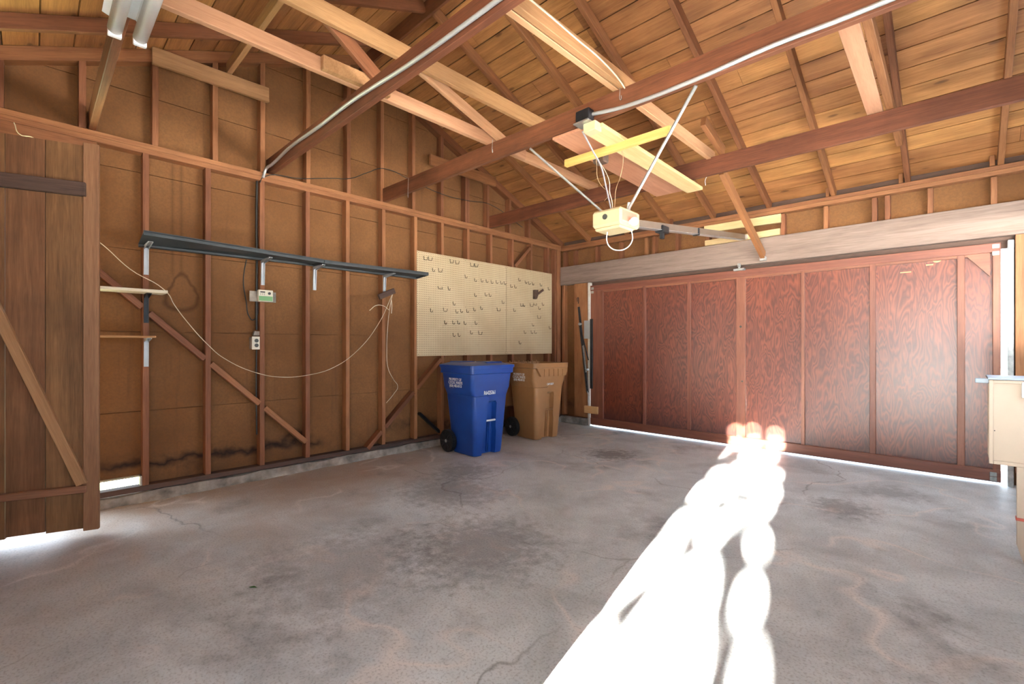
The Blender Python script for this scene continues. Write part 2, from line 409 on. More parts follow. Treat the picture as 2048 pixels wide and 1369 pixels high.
# ------------------------------------------------------------------ floor and grounds
bm = bmesh.new(); bx(bm, -.14, RX + .14, -DEPTH - .14, .10, -.12, 0)
tag(link_mesh('floor', bm, M['concrete']), 'grey concrete garage slab with oily stains and a brown wash of dirt and painted bounce light', None, None, 'structure')
bm = bmesh.new(); bx(bm, -25, -.145, -40, 30, -.3, -.1)
tag(link_mesh('ground_lawn', bm, M['grass']), 'green lawn outside the left wall', None, None, 'structure')
bm = bmesh.new(); bx(bm, -.145, 25, .11, 30, -.3, -.03)
tag(link_mesh('ground_driveway', bm, M['drive']), 'pale driveway outside the garage door', None, None, 'structure')
bm = bmesh.new(); bx(bm, -.145, 25, -40, -DEPTH - .145, -.3, -.05)
tag(link_mesh('ground_yard', bm, M['drive']), 'pale paving behind the garage', None, None, 'structure')

# ------------------------------------------------------------------ left wall
def clip_course(y0, y1, z0, z1):
    """polygon of a wall board in the gable, kept below the roof deck"""
    off = .10
    pts = []
    ys = sorted({y0, y1, YR, *[yy for yy in (((PL - .01 + off) - z1) / SL, -DEPTH + (z1 - PL + .01 - off) / SL, ((PL - .01 + off) - z0) / SL, -DEPTH + (z0 - PL + .01 - off) / SL)]})
    ys = [y for y in ys if y0 <= y <= y1]
    top = [(y, min(z1, roof_under(y) + off)) for y in ys if roof_under(y) + off > z0 + 1e-4 or True]
    top = [(y, z) for y, z in top if z >= z0 - 1e-6]
    if len(top) < 2: return None
    poly = [(top[0][0], z0)] + top + [(top[-1][0], z0)]
    out = []
    for p in poly:
        if not out or (abs(p[0] - out[-1][0]) > 1e-5 or abs(p[1] - out[-1][1]) > 1e-5): out.append(p)
    if abs(out[0][0] - out[-1][0]) < 1e-5 and abs(out[0][1] - out[-1][1]) < 1e-5: out.pop()
    return out if len(out) >= 3 else None

DOORY0, DOORY1 = -6.62, -5.62
VY0, VY1, VZ0, VZ1 = -5.56, -5.19, .085, .192
bm = bmesh.new()
g = .0025
seams = [.08, .688, 1.308, 1.945, 2.552, 3.165, 3.775, 4.4]
for i in range(len(seams) - 1):
    z0, z1 = seams[i] + g, seams[i + 1] - g
    spans = [(-DEPTH, .0)]
    if z0 < 2.5: spans = [(DOORY1, 0.0), (-DEPTH, DOORY0)]
    for (a, b_) in spans:
        if i == 0 and b_ == 0.0:
            prism(bm, [(a, z0), (VY0, z0), (VY0, z1), (a, z1)], 'x', -.105, -.090)
            prism(bm, [(VY0, VZ1), (VY1, VZ1), (VY1, z1), (VY0, z1)], 'x', -.105, -.090)
            prism(bm, [(VY1, z0), (b_, z0), (b_, z1), (VY1, z1)], 'x', -.105, -.090)
            continue
        poly = clip_course(a, b_, z0, z1)
        if poly: prism(bm, poly, 'x', -.105, -.090)
# solid backing (outside siding), same openings
for a, b_, z0, z1 in ((DOORY1, VY0, .0, 2.7), (VY0, VY1, VZ1, 2.7), (VY1, .1, .0, 2.7), (VY0, VY1, 0, VZ0), (-DEPTH - .1, DOORY0, 0, 2.7), (DOORY0, DOORY1, 2.45, 2.7)):
    prism(bm, [(a, z0), (b_, z0), (b_, z1), (a, z1)], 'x', -.14, -.108)
prism(bm, [(-DEPTH - .1, 2.7), (.1, 2.7), (.1, 2.80), (YR, roof_under(YR) + .12), (-DEPTH - .1, 2.80)], 'x', -.14, -.108)
wall_l = tag(link_mesh('wall_left', bm, M['fiber']), 'brown fibreboard gable wall with open redwood studs', None, None, 'structure')

lower = [-5.580, -5.168, -4.755, -4.336, -3.930, -3.524, -3.111, -2.697, -2.312, -1.902, -1.497, -1.085, -.69, -.30]
for y in lower:
    beam('stud', (-.046, y, .12), (-.046, y, 2.69), .041, .088, M['stud'], wall_l, (1, 0, 0))
beam('stud', (-.046, -.13, .12), (-.046, -.13, 2.69), .041, .088, M['stud'], wall_l, (1, 0, 0))
beam('stud', (-.03, -.045, .12), (-.03, -.045, 2.69), .085, .06, M['stud'], wall_l, (1, 0, 0))
upper = [-6.33, -5.93, -5.529, -5.109, -4.703, -4.332, -3.925, -3.513, -3.129, -2.725, -2.317, -1.903, -1.555, -1.135, -.73]
for y in upper:
    beam('stud', (-.046, y, PL), (-.046, y, roof_under(y) + .02), .041, .088, M['stud'], wall_l, (1, 0, 0))
beam('stud', (-.046, -1.94, PL), (-.046, -1.94, roof_under(-1.94) + .02), .03, .088, M['stud'], wall_l, (1, 0, 0))
beam('top_plate', (-.046, -DEPTH, 2.745), (-.046, .02, 2.745), .092, .040, M['stud'], wall_l)
beam('top_plate', (-.046, -DEPTH, 2.7045), (-.046, .02, 2.7045), .094, .040, M['stud'], wall_l)
beam('door_header', (-.03, -6.66, 2.62), (-.03, -5.45, 2.62), .07, .125, M['stud'], wall_l)
beam('bottom_plate', (-.046, DOORY1, .10), (-.046, .02, .10), .09, .040, M['dark_wood'], wall_l)
# rakes (gable rafters)
def rafter_pts(x, back, y_end, y_start, d=.046):
    k = d / math.cos(math.atan(SL))
    return (x, y_start, roof_under(y_start) + k), (x, y_end, roof_under(y_end) + k)
p0, p1 = rafter_pts(-.045, True, .05, YR); beam('rake_rafter', p0, p1, .09, .092, M['rafter'], wall_l)
p0, p1 = rafter_pts(-.045, False, -DEPTH - .05, YR); beam('rake_rafter', p0, p1, .09, .092, M['rafter'], wall_l)
# let-in diagonal braces between studs
def let_in(a, b_, ys):
    (ya, za), (yb, zb) = a, b_
    cut = [ya] + [y for y in ys if min(ya, yb) < y < max(ya, yb)] + [yb]
    for u, w in zip(cut[:-1], cut[1:]):
        e0 = .021 if u != ya else 0; e1 = .021 if w != yb else .0
        f = lambda y: za + (zb - za) * (y - ya) / (yb - ya)
        u2, w2 = u + e0, w - e1
        beam('diagonal_brace', (-.045, u2, f(u2)), (-.045, w2, f(w2)), .088, .046, M['stud'], wall_l)
let_in((-5.60, 1.90), (-3.945, .272), lower)
let_in((-3.30, .10), (-1.93, 1.42), lower)
let_in((-1.03, 2.32), (-.66, 2.68), lower)
# concrete curb under the wall
bm = bmesh.new(); n = 40
for i in range(n):
    y0 = DOORY1 + (.02 - DOORY1) * i / n; y1 = DOORY1 + (.02 - DOORY1) * (i + 1) / n
    j = lambda k: .012 * math.sin(k * 2.3) + .008 * math.sin(k * 5.1 + 1)
    v = [bm.verts.new(c) for c in ((-.1, y0, 0), (.035 + j(i), y0, 0), (.008 + j(i + .5), y0, .070 + .5 * j(i)), (-.1, y0, .078),
                                   (-.1, y1, 0), (.035 + j(i + 1), y1, 0), (.008 + j(i + 1.5), y1, .070 + .5 * j(i + 1)), (-.1, y1, .078))]
    for q in ((1, 5, 6, 2), (2, 6, 7, 3), (0, 4, 5, 1)): bm.faces.new([v[k] for k in q])
    if i == 0: bm.faces.new(v[:4])
bmesh.ops.remove_doubles(bm, verts=bm.verts[:], dist=1e-5); bmesh.ops.recalc_face_normals(bm, faces=bm.faces[:])
tag(link_mesh('baseboard_left', bm, M['curb']), 'rough concrete curb under the left wall', None, None, 'structure')

# screened vent low in the left wall
vent = empty('floor_vent', (-.08, -5.31, .085), 0, 'bright screened vent opening low in the wall beside the plank door', 'vent')
bm = bmesh.new()
bx(bm, -.09, -.02, VY0, VY1, .070, .086); bx(bm, -.09, -.02, VY1 - .012, VY1, .086, VZ1)
bx(bm, -.09, -.05, VY0, VY1, VZ1 - .008, VZ1)
link_mesh('vent_frame', bm, M['jamb'], vent)
bm = bmesh.new()
for i in range(46):
    y = VY0 + .006 + i * .008; bx(bm, -.082, -.079, y - .0012, y + .0012, .086, VZ1 - .006)
for i in range(5):
    z = .1 + i * .02; bx(bm, -.083, -.080, VY0, VY1 - .01, z - .0008, z + .0008)
link_mesh('screen', bm, M['zinc'], vent)

# ------------------------------------------------------------------ back wall
bm = bmesh.new()
def yb(x0, x1, z0, z1, y0=.090, y1=.105): prism(bm, [(x0, z0), (x1, z0), (x1, z1), (x0, z1)], 'y', y0, y1)
yb(-.1, .50, .08, 2.14); yb(-.1, RX, 2.16, 2.90); yb(4.84, RX, .0, 2.14)
yb(-.14, .52, 0, 2.14, .107, .14); yb(-.14, RX + .1, 2.12, 2.90, .107, .14); yb(4.84, RX + .1, 0, 2.14, .107, .14)
wall_b = tag(link_mesh('wall_back', bm, M['fiber']), 'back wall of brown fibreboard with short studs over the garage door', None, None, 'structure')
for x, w in ((.06, .04), (.255, .035), (.655, .041), (1.055, .041), (1.45, .041), (1.565, .041), (1.885, .041), (2.28, .041), (3.10, .041), (3.50, .041), (3.905, .041), (4.005, .041), (4.315, .041), (4.725, .041), (5.13, .041)):
    beam('cripple_stud', (x, .045, 2.42), (x, .045, 2.66), w, .086, M['stud'], wall_b, (0, 1, 0))
for x, w in ((.04, .05), (.377, .245), (4.90, .10), (5.1, .041)):
    beam('stud', (x, .045, .12), (x, .045, 2.14), w, .086, M['stud'], wall_b, (0, 1, 0))
beam('top_plate', (0.0, .046, 2.733), (RX, .046, 2.733), .09, .040, M['stud'], wall_b)
beam('top_plate', (0.0, .046, 2.692), (RX, .046, 2.692), .092, .040, M['stud'], wall_b)
beam('frieze_board', (0, .088, 2.81), (RX, .088, 2.81), .012, .12, M['dark_wood'], wall_b)
hd = beam('header_beam', (.0, .030, 2.279), (RX, .030, 2.279), .10, .282, M['header']); tag(hd, 'long grey-brown header beam over the garage door', 'beam', None, 'thing')
bm = bmesh.new(); bx(bm, -.05, .50, -.02, .08, 0, .095, .008)
tag(link_mesh('baseboard_back', bm, M['curb']), 'concrete curb left of the garage door', None, None, 'structure')
bm = bmesh.new(); bx(bm, .510, .546, -.005, .06, 0, 2.135, .003)
tag(link_mesh('trim_1', bm, M['jamb']), 'white painted strip up the left jamb of the garage door', None, None, 'structure')
bm = bmesh.new(); bx(bm, 4.805, 4.842, -.005, .10, 0, 2.10, .003); 
tag(link_mesh('trim_2', bm, M['zinc']), 'pale right jamb of the garage door', None, None, 'structure')

bm = bmesh.new(); bx(bm, .50, 4.85, .055, .085, 2.04, 2.14); tag(link_mesh('gap_strip', bm, M['dark_wood']), 'dark strip added as shade in the gap under the header', None, None, 'structure')  # dark strip standing for the shaded gap above the door, closes off outside light
# pale boards nailed above the header
def board_x(x0, z0a, z0b, x1, z1a, z1b, label):
    bm = bmesh.new()
    for (x, za, zb) in ((x0, za0, zb0) for x0, za0, zb0 in ()): pass
    cx = (x0 + x1) / 2; cz = (z0a + z0b) / 2
    prism(bm, [(x0 - cx, z0a - cz), (x1 - cx, z1a - cz), (x1 - cx, z1b - cz), (x0 - cx, z0b - cz)], 'y', -.018, .018)
    return tag(link_mesh('nailed_board', bm, M['pine'], None, Matrix.Translation((cx, -.021, cz))), label, 'board', 'pale boards above the header', 'thing')
board_x(2.25, 2.585, 2.665, 3.09, 2.560, 2.655, 'pale yellow board nailed above the header, the upper of two')
board_x(2.26, 2.424, 2.485, 3.08, 2.424, 2.495, 'pale yellow board nailed above the header, the lower of two')

# ------------------------------------------------------------------ garage door (one tilt-up leaf)
GX0, GX1, GZ0, GZ1 = .560, 4.766, .018, 2.085
gd = empty('door_1', ((GX0 + GX1) / 2, .05, GZ0), 0, 'wide red-brown plywood tilt-up garage door with vertical battens', 'garage door'); gd['kind'] = 'structure'
xb = [(.56, .777), (1.406, 1.450), (2.024, 2.069), (2.614, 2.714), (3.277, 3.311), (3.868, 3.916), (4.494, 4.545), (4.716, 4.764)]
cx = (GX0 + GX1) / 2; bm = bmesh.new()
edges = [GX0, 1.43, 2.045, 2.665, 3.295, 3.89, 4.52, GX1]
for a, b_ in zip(edges[:-1], edges[1:]): bx(bm, a - cx, b_ - cx, .020, .034, GZ0 - 1.05, GZ1 - 1.05)
link_mesh('plywood_panel', bm, M['plywood'], gd, Matrix.Translation((cx, .0, 1.05)))
for i, (a, b_) in enumerate(xb):
    beam('batten', ((a + b_) / 2, .0065, GZ0 + .1), ((a + b_) / 2, .0065, 2.005), b_ - a, .027, M['batten'] if i not in (3,) else M['batten'], gd, (0, 1, 0))
beam('top_rail', (GX0, .003, 2.045), (GX1, .003, 2.045), .034, .080, M['batten'], gd)
beam('top_rail', (GX0, .010, 2.006), (4.70, .010, 2.006), .03, .05, M['batten'], gd)
beam('bottom_rail', (GX0, .003, .080), (GX1, .003, .080), .034, .10, M['batten'], gd)
bm = bmesh.new(); prism(bm, [(4.55, 2.0), (4.70, 2.0), (4.70, 1.80)], 'y', -.008, .008)
link_mesh('gusset', bm, M['batten'], gd, Matrix.Translation((0, .0, 0)))
for x, z in ((.60, 2.04), (.60, 1.985), (4.735, 2.055), (4.735, 1.995), (4.72, .09), (4.72, .05)):
    box('corner_plate', x - .022, x + .022, -.020, -.014, z - .018, z + .018, M['zinc'], gd, .002)
bm = bmesh.new(); bx(bm, -.06, .06, -.05, 0, -.012, .012, .003); cyl(bm, (0, -.03, 0), (0, -.03, .05), .012); bx(bm, -.012, .012, -.055, -.01, .03, .07, .003)
link_mesh('latch', bm, M['zinc'], gd, Matrix.Translation((2.66, -.016, 2.085)))
bm = bmesh.new()
for x, z, r in ((4.36, 2.0, .035),):
    cyl(bm, (x, .020, z), (x, .0165, z), r, seg=18)
bx(bm, 4.285, 4.335, .017, .020, 1.945, 1.955); bx(bm, 4.10, 4.18, .017, .020, 1.895, 1.903)
link_mesh('glue_mark', bm, M['glue'], gd)
bm = bmesh.new(); cyl(bm, (2.68, -.007, .78), (2.68, -.010, .78), .010, seg=12); cyl(bm, (2.664, -.007, 1.42), (2.664, -.010, 1.42), .013, seg=12)
link_mesh('bolt_head', bm, M['dial'], gd)

# spring and lever hardware left of the door
hw = empty('door_spring_hardware', (.5, -.02, .55), 0, 'black spring and lever assembly beside the left edge of the garage door', 'hardware')
beam('lever_channel', (.592, -.030, .56), (.592, -.030, 1.59), .040, .022, M['black_metal'], hw, (0, 1, 0))
beam('lever_arm', (.372, -.045, 1.78), (.535, -.045, .50), .036, .014, M['black_metal'], hw, (0, 1, 0))
beam('lever_arm', (.40, -.06, 1.50), (.560, -.06, .98), .018, .012, M['black_metal'], hw, (0, 1, 0))
box('mount_plate', .455, .575, -.024, -.016, 1.30, 1.57, M['bracket'], hw)
def helix(p0, p1, r, turns, wire, name, mat, parent):
    m, L = frame(p0, p1, (1, 0, 0)); pts = []
    for i in range(turns * 8 + 1):
        a = i / 8 * 2 * PI; v = m @ Vector((-L / 2 + L * i / (turns * 8), r * math.cos(a), r * math.sin(a))); pts.append(v)
    return tube(name, pts, wire, mat, parent, 1, False)
helix((.405, -.055, 1.50), (.535, -.055, .52), .018, 55, .0035, 'spring', M['black_metal'], hw)
helix((.47, -.07, 1.20), (.525, -.07, .80), .012, 24, .003, 'spring', M['zinc'], hw)
tube('chain', [(.535, -.05, .52), (.545, -.045, .45), (.540, -.04, .38), (.55, -.04, .31)], .006, M['zinc'], hw)
tube('hook', [(.364, -.045, 1.83), (.372, -.05, 1.88), (.362, -.05, 1.92), (.352, -.05, 1.86)], .005, M['black_metal'], hw)
rod('pivot_bolt', (.405, -.075, 1.52), (.405, -.03, 1.52), .02, M['zinc'], hw); rod('pivot_bolt', (.535, -.08, .84), (.535, -.03, .84), .016, M['zinc'], hw)
tag(box('stop_block', .475, .705, -.052, -.0145, .193, .30, M['block'], None, .003), 'small fresh wood block nailed across the door jamb near the floor', 'wood block')

# ------------------------------------------------------------------ right wall, rear wall
bm = bmesh.new()
WY0, WY1, WZ0, WZ1 = -2.9, -.25, 1.08, 2.20  # wide window opening added out of view to let in fill daylight
VYA, VYB = -6.35, -5.0  # second unseen opening, added to brighten the floor near the camera
for a, b_, c, d in ((-DEPTH - .1, VYA, 0, 2.9), (VYA, VYB, 0, WZ0), (VYA, VYB, WZ1, 2.9), (VYB, WY0, 0, 2.9), (WY1, .1, 0, 2.9), (WY0, WY1, 0, WZ0), (WY0, WY1, WZ1, 2.9)): bx(bm, RX, RX + .1, a, b_, c, d)
prism(bm, [(-DEPTH - .1, 2.75), (.1, 2.75), (YR, roof_under(YR) + .12)], 'x', RX + .01, RX + .1)
wall_r = tag(link_mesh('wall_right', bm, M['fiber']), 'right side wall of brown fibreboard', None, None, 'structure')
for i in range(11):
    y = -.3 - i * .61
    z1 = WZ0 if WY0 < y < WY1 or VYA < y < VYB else 2.69
    beam('stud', (RX - .045, y, 0.0), (RX - .045, y, z1), .041, .088, M['stud'], wall_r, (1, 0, 0))
beam('top_plate', (RX - .046, -DEPTH, 2.725), (RX - .046, 0, 2.725), .092, .08, M['stud'], wall_r)
fill_win = empty('fill_window_1', (RX + .05, (WY0 + WY1) / 2, WZ0), 0, 'wide unseen window added in the right wall for fill light'); fill_win['kind'] = 'structure'
box('fill_window_sill', RX - .02, RX + .12, WY0, WY1, WZ0 - .02, WZ0 + .02, M['jamb'], fill_win)
box('fill_window_head', RX, RX + .1, WY0, WY1, WZ1 - .02, WZ1 + .02, M['jamb'], fill_win)
for i in range(4):
    y = WY0 + (WY1 - WY0) * i / 3; box('fill_window_mullion', RX + .03, RX + .08, y - .022, y + .022, WZ0, WZ1, M['jamb'], fill_win)
fill_win2 = empty('fill_window_2', (RX + .05, (VYA + VYB) / 2, WZ0), 0, 'small unseen window added in the right wall to brighten the near floor'); fill_win2['kind'] = 'structure'
box('fill_window_sill', RX - .02, RX + .12, VYA, VYB, WZ0 - .02, WZ0 + .02, M['jamb'], fill_win2)
box('fill_window_mullion', RX + .03, RX + .08, (VYA + VYB) / 2 - .022, (VYA + VYB) / 2 + .022, WZ0, WZ1, M['jamb'], fill_win2)
OX0, OX1, OZ = 3.93, 4.66, 1.97
bm = bmesh.new()
def yr(x0, x1, z0, z1): bx(bm, x0, x1, -DEPTH - .1, -DEPTH, z0, z1)
yr(-.1, OX0, 0, 2.9); yr(OX1, RX + .1, 0, 2.9); yr(OX0, OX1, OZ, 2.9)
wall_f = tag(link_mesh('wall_front', bm, M['wallplain']), 'rear wall behind the camera with an open side door', None, None, 'structure')

# ------------------------------------------------------------------ roof
bm = bmesh.new()
ux, th = Vector((0, math.cos(math.atan(SL)), -math.sin(math.atan(SL)))), .02
nrm = Vector((0, math.sin(math.atan(SL)), math.cos(math.atan(SL))))
BW, GAP = .186, .009
dk = .094 / math.cos(math.atan(SL))
L = (YR * -1) / math.cos(math.atan(SL)) + .35
def slab(pts_fn):
    vs = [bm.verts.new(p) for p in pts_fn]; f = [(0, 1, 2, 3), (7, 6, 5, 4), (0, 4, 5, 1), (1, 5, 6, 2), (2, 6, 7, 3), (3, 7, 4, 0)]
    for q in f: bm.faces.new([vs[i] for i in q])
rngd = random.Random(3)
for side in (1, -1):
    d = Vector((0, side * ux.y, ux.z)); nn = Vector((0, side * nrm.y, nrm.z)); top = Vector((0, YR, roof_under(YR) + dk))
    k = 0; s = .0
    while s < L - .05:
        w = BW
        xs = [-.12]; x = -.12
        x += rngd.uniform(1.2, 3.6)
        while x < RX + .0: xs.append(x); x += rngd.uniform(1.8, 3.8)
        xs.append(RX + .14)
        for xa, xbb in zip(xs[:-1], xs[1:]):
            a, b_ = top + d * (s + GAP / 2), top + d * (s + w - GAP / 2)
            xa2, xb2 = xa + .001, xbb - .001
            slab([Vector((xa2, *p.yz)) for p in (a,)] + [Vector((xb2, *a.yz)), Vector((xb2, *b_.yz)), Vector((xa2, *b_.yz))] +
                 [Vector((q, *(p + nn * th).yz)) for q, p in ((xa2, a), (xb2, a), (xb2, b_), (xa2, b_))])
        s += w; k += 1
bmesh.ops.recalc_face_normals(bm, faces=bm.faces[:])
ceil_ = tag(link_mesh('ceiling', bm, M['deck']), 'orange knotty roof boards of the gabled ceiling with rafters', None, None, 'structure')
bm = bmesh.new()
for side in (1, -1):
    d = Vector((0, side * ux.y, ux.z)); nn = Vector((0, side * nrm.y, nrm.z)); a = Vector((0, YR, roof_under(YR) + dk)) + nn * (th + .002); b_ = a + d * L
    slab([Vector((-.16, *a.yz)), Vector((RX + .16, *a.yz)), Vector((RX + .16, *b_.yz)), Vector((-.16, *b_.yz))] +
         [Vector((q, *(p + nn * .02).yz)) for q, p in ((-.16, a), (RX + .16, a), (RX + .16, b_), (-.16, b_))])
bmesh.ops.recalc_face_normals(bm, faces=bm.faces[:])
link_mesh('roofing_felt', bm, M['wire_black'], ceil_)
for x in (.50, 1.15, 1.75, 2.335, 2.955, 3.565, 4.155, 4.765):
    p0, p1 = rafter_pts(x, True, .06, YR + .02); beam('rafter', p0, p1, .041, .092, M['rafter'], ceil_)
for x in (.42, 1.10, 1.70, 2.30, 2.91, 3.52, 4.11, 4.72):
    p0, p1 = rafter_pts(x, False, -DEPTH - .06, YR - .02); beam('rafter', p0, p1, .041, .092, M['rafter'], ceil_)
beam('ridge_board', (-.1, YR, roof_under(YR) + .02), (RX, YR, roof_under(YR) + .02), .025, .15, M['tie'], ceil_)
for x in (1.80, 3.515, 4.105, 4.715):
    beam('toe_block', (x, .03, PL - .008), (x, .03, PL + .085), .035, .04, M['rafter'], ceil_, (0, 1, 0))

# ------------------------------------------------------------------ roof timbers (each one a thing)
tbeam('tie_beam', (-.08, -5.476, 2.838), (RX, -5.470, 2.838), .041, .145, M['tie'], 'dark tie beam meeting the left wall behind the fluorescent lamp', 'beam', 'tie beams across the garage')
tbeam('tie_beam', (-.08, -4.260, 2.838), (RX, -4.235, 2.838), .041, .145, M['tie'], 'long tie beam whose grey conduit drops to the left wall above the shelf', 'beam', 'tie beams across the garage')
tbeam('tie_beam', (-.08, -3.105, 2.838), (RX, -2.985, 2.838), .041, .145, M['tie'], 'long dark tie beam carrying the junction box and the opener struts', 'beam', 'tie beams across the garage')
tbeam('tie_beam', (-.08, -1.520, 2.845), (RX, -1.375, 2.845), .041, .160, M['tie'], 'tie beam nearest the garage door, reddish with combed grain at right', 'beam', 'tie beams across the garage')
def ybeam(x, y0, y1, z0, z1, w, mat, label, cat='beam', group=None, name='ceiling_beam', dx=0):
    return tbeam(name, (x, y0, (z0 + z1) / 2), (x + dx, y1, (z0 + z1) / 2), w, z1 - z0, mat, label, cat, group)
ybeam(1.638, -6.3, -2.62, 2.912, 3.008, .041, M['light_timber'], 'pale timber resting across the tie beams, nearest the left wall', group='timbers laid across the tie beams', dx=-.01)
ybeam(1.595, -2.90, -1.36, 2.925, 3.012, .041, M['light_timber'], 'short pale-red timber between the last two tie beams, left of the opener strut', group='timbers laid across the tie beams', dx=-.02)
ybeam(2.857, -6.3, -1.36, 2.912, 3.004, .041, M['light_timber'], 'pinkish pale timber overhead, left member of the doubled pair', group='timbers laid across the tie beams')
ybeam(2.905, -6.3, -2.9, 2.912, 3.004, .041, M['tan_timber'], 'brown timber overhead with a white cable along its edge, right member of the pair', group='timbers laid across the tie beams')
tag(box('scab_block', 1.66, 1.70, -4.53, -4.06, 2.915, 3.0, M['tan_timber']), 'short grey-brown block scabbed onto the pale timber left of the conduit beam', 'wood block')
ybeam(1.775, -5.9, -1.22, 3.150, 3.265, .038, M['tan_timber'], 'tan collar tie high above the pale left timber', name='collar_tie')
tbeam('web_brace', (1.722, -4.14, 2.97), (1.722, -5.00, 3.54), .036, .088, M['rafter'], 'brown diagonal brace rising left from the scabbed timber to the roof', 'brace', 'diagonal roof braces')
tbeam('web_brace', (1.690, -2.93, 2.96), (1.730, -4.02, 3.24), .036, .075, M['light_timber'], 'pale diagonal brace rising from the left timber to the tan collar tie', 'brace', 'diagonal roof braces')
tbeam('purlin', (-.02, -4.60, 3.585), (RX, -4.60, 3.585), .040, .092, M['tan_timber'], 'upper purlin with orange underside running from the left ledger board', 'beam')
tbeam('ledger_board', (.019, -5.135, 3.452), (.019, -4.29, 3.462), .035, .130, M['tan_timber'], 'rough stained ledger board with a big knot nailed high on the left gable', 'board')
tbeam('ledger_board', (.019, -2.52, 3.395), (.019, -1.45, 3.395), .035, .125, M['rafter'], 'red ledger board across the gable studs on the far side of the ridge', 'board')
tag(beam('flat_board', (4.095, -3.04, 2.925), (4.060, -1.34, 2.940), .095, .022, M['ply']), 'wide flat reddish board laid overhead between the last two tie beams at right', 'board', None, 'thing')
tag(beam('flat_board', (4.168, -3.04, 2.972), (4.138, -.55, 2.972), .044, .085, M['rafter']), 'narrow red timber lying along the right edge of the wide flat board', 'board', None, 'thing')
tag(beam('cleat', *rafter_pts(4.112, True, -1.75, -2.9, .07), .028, .06, M['light_timber']), 'pale cleat on the rafter right of the wide flat board', 'board', None, 'thing')
br = tag(beam('header_strut', (2.915, -.045, 2.215), (2.935, -1.352, 2.812), .045, .090, M['rafter']), 'slanting reddish strut from the door header up to the last tie beam', 'brace', None, 'thing')
tag(beam('timber_stub', (2.945, -1.36, 2.985), (2.942, -1.80, 3.115), .045, .085, M['rafter']), 'short reddish timber stub on top of the last tie beam above the slanting strut', 'wood block', None, 'thing')
box('strut_bracket', 2.885, 2.945, -.075, -.021, 2.155, 2.20, M['zinc'], br)

# planks hung under the tie beams
tag(beam('hanging_plank', (2.672, -3.05, 2.725), (2.645, -1.26, 2.725), .155, .030, M['pine']), 'pale yellow plank slung under the tie beams beside the junction box', 'board', 'planks slung under the tie beams', 'thing')
tag(beam('hanging_plank', (2.47, -3.06, 2.752), (2.40, -1.27, 2.752), .300, .020, M['ply']), 'wide reddish plank slung under the tie beams beside the pale plank', 'board', 'planks slung under the tie beams', 'thing')
tag(beam('cross_stick', (2.195, -2.74, 2.690), (3.085, -2.715, 2.690), .040, .055, M['strip']), 'orange stick running crosswise under the two slung planks', 'board', None, 'thing')

# ------------------------------------------------------------------ garage door opener
op = empty('garage_opener', (2.72, -2.58, 2.15), 0, 'cream garage door opener hung on two steel struts with a long rail', 'garage opener')
bm = bmesh.new(); bx(bm, -.137, .137, 0, .30, 0, .135, .018)
for v in bm.verts:
    if v.co.z < .03 and v.co.y > .15: v.co.z += .0
link_mesh('motor_housing', bm, M['cream'], op, Matrix.Translation((2.49, -2.60, 2.155)))
bm = bmesh.new(); bx(bm, -.12, .12, .0, .22, -.025, .005, .012)
link_mesh('light_lens', bm, M['cream'], op, Matrix.Translation((2.49, -2.585, 2.155)))
bm = bmesh.new(); cyl(bm, (0, -.004, 0), (0, .004, 0), .022); cyl(bm, (0, -.012, 0), (0, 0, 0), .010)
link_mesh('knob', bm, M['dial'], op, Matrix.Translation((2.482, -2.602, 2.228)))
box('label_plate', 2.6265, 2.6285, -2.58, -2.36, 2.185, 2.265, M['redpaper'], op, 0)
bm = bmesh.new(); bmesh.ops.create_uvsphere(bm, u_segments=20, v_segments=12, radius=.035); cyl(bm, (-.05, -.01, 0), (0, 0, 0), .018)
link_mesh('light_bulb', bm, M['bulb'], op, Matrix.Translation((2.66, -2.46, 2.185)), True)
rl = beam('rail', (2.575, -2.32, 2.212), (2.712, -.06, 2.452), .045, .060, M['rail'], op)
beam('rail_flange', (2.575, -2.32, 2.180), (2.712, -.06, 2.420), .062, .006, M['steel'], rl)
bm = bmesh.new(); bx(bm, -.04, .04, -.06, .06, -.03, .03, .006); bx(bm, -.015, .015, -.02, .02, -.08, -.02, .003)
link_mesh('trolley', bm, M['black_metal'], op, Matrix.Translation((2.60, -1.86, 2.235)))
bm = bmesh.new(); bx(bm, -.032, .032, -.012, .012, -.04, .03, .003)
link_mesh('rail_clamp', bm, M['black_metal'], op, Matrix.Translation((2.642, -1.22, 2.325)))
box('rail_bracket', 2.685, 2.755, -.075, -.021, 2.43, 2.475, M['steel'], op)
beam('strut', (2.41, -2.50, 2.29), (2.075, -3.045, 2.760), .022, .012, M['steel'], op)
beam('strut', (2.60, -2.45, 2.29), (3.385, -3.015, 2.760), .022, .012, M['steel'], op)
beam('strut_tab', (2.60, -2.45, 2.255), (2.62, -2.465, 2.345), .03, .012, M['zinc'], op)
pts = [(2.44, -2.50, 2.14), (2.435, -2.50, 2.06), (2.46, -2.49, 2.005), (2.52, -2.47, 1.975), (2.585, -2.45, 1.985), (2.625, -2.43, 2.04), (2.622, -2.42, 2.09), (2.595, -2.40, 2.145)]
tube('cord_loop', pts, .0045, M['white'], op)

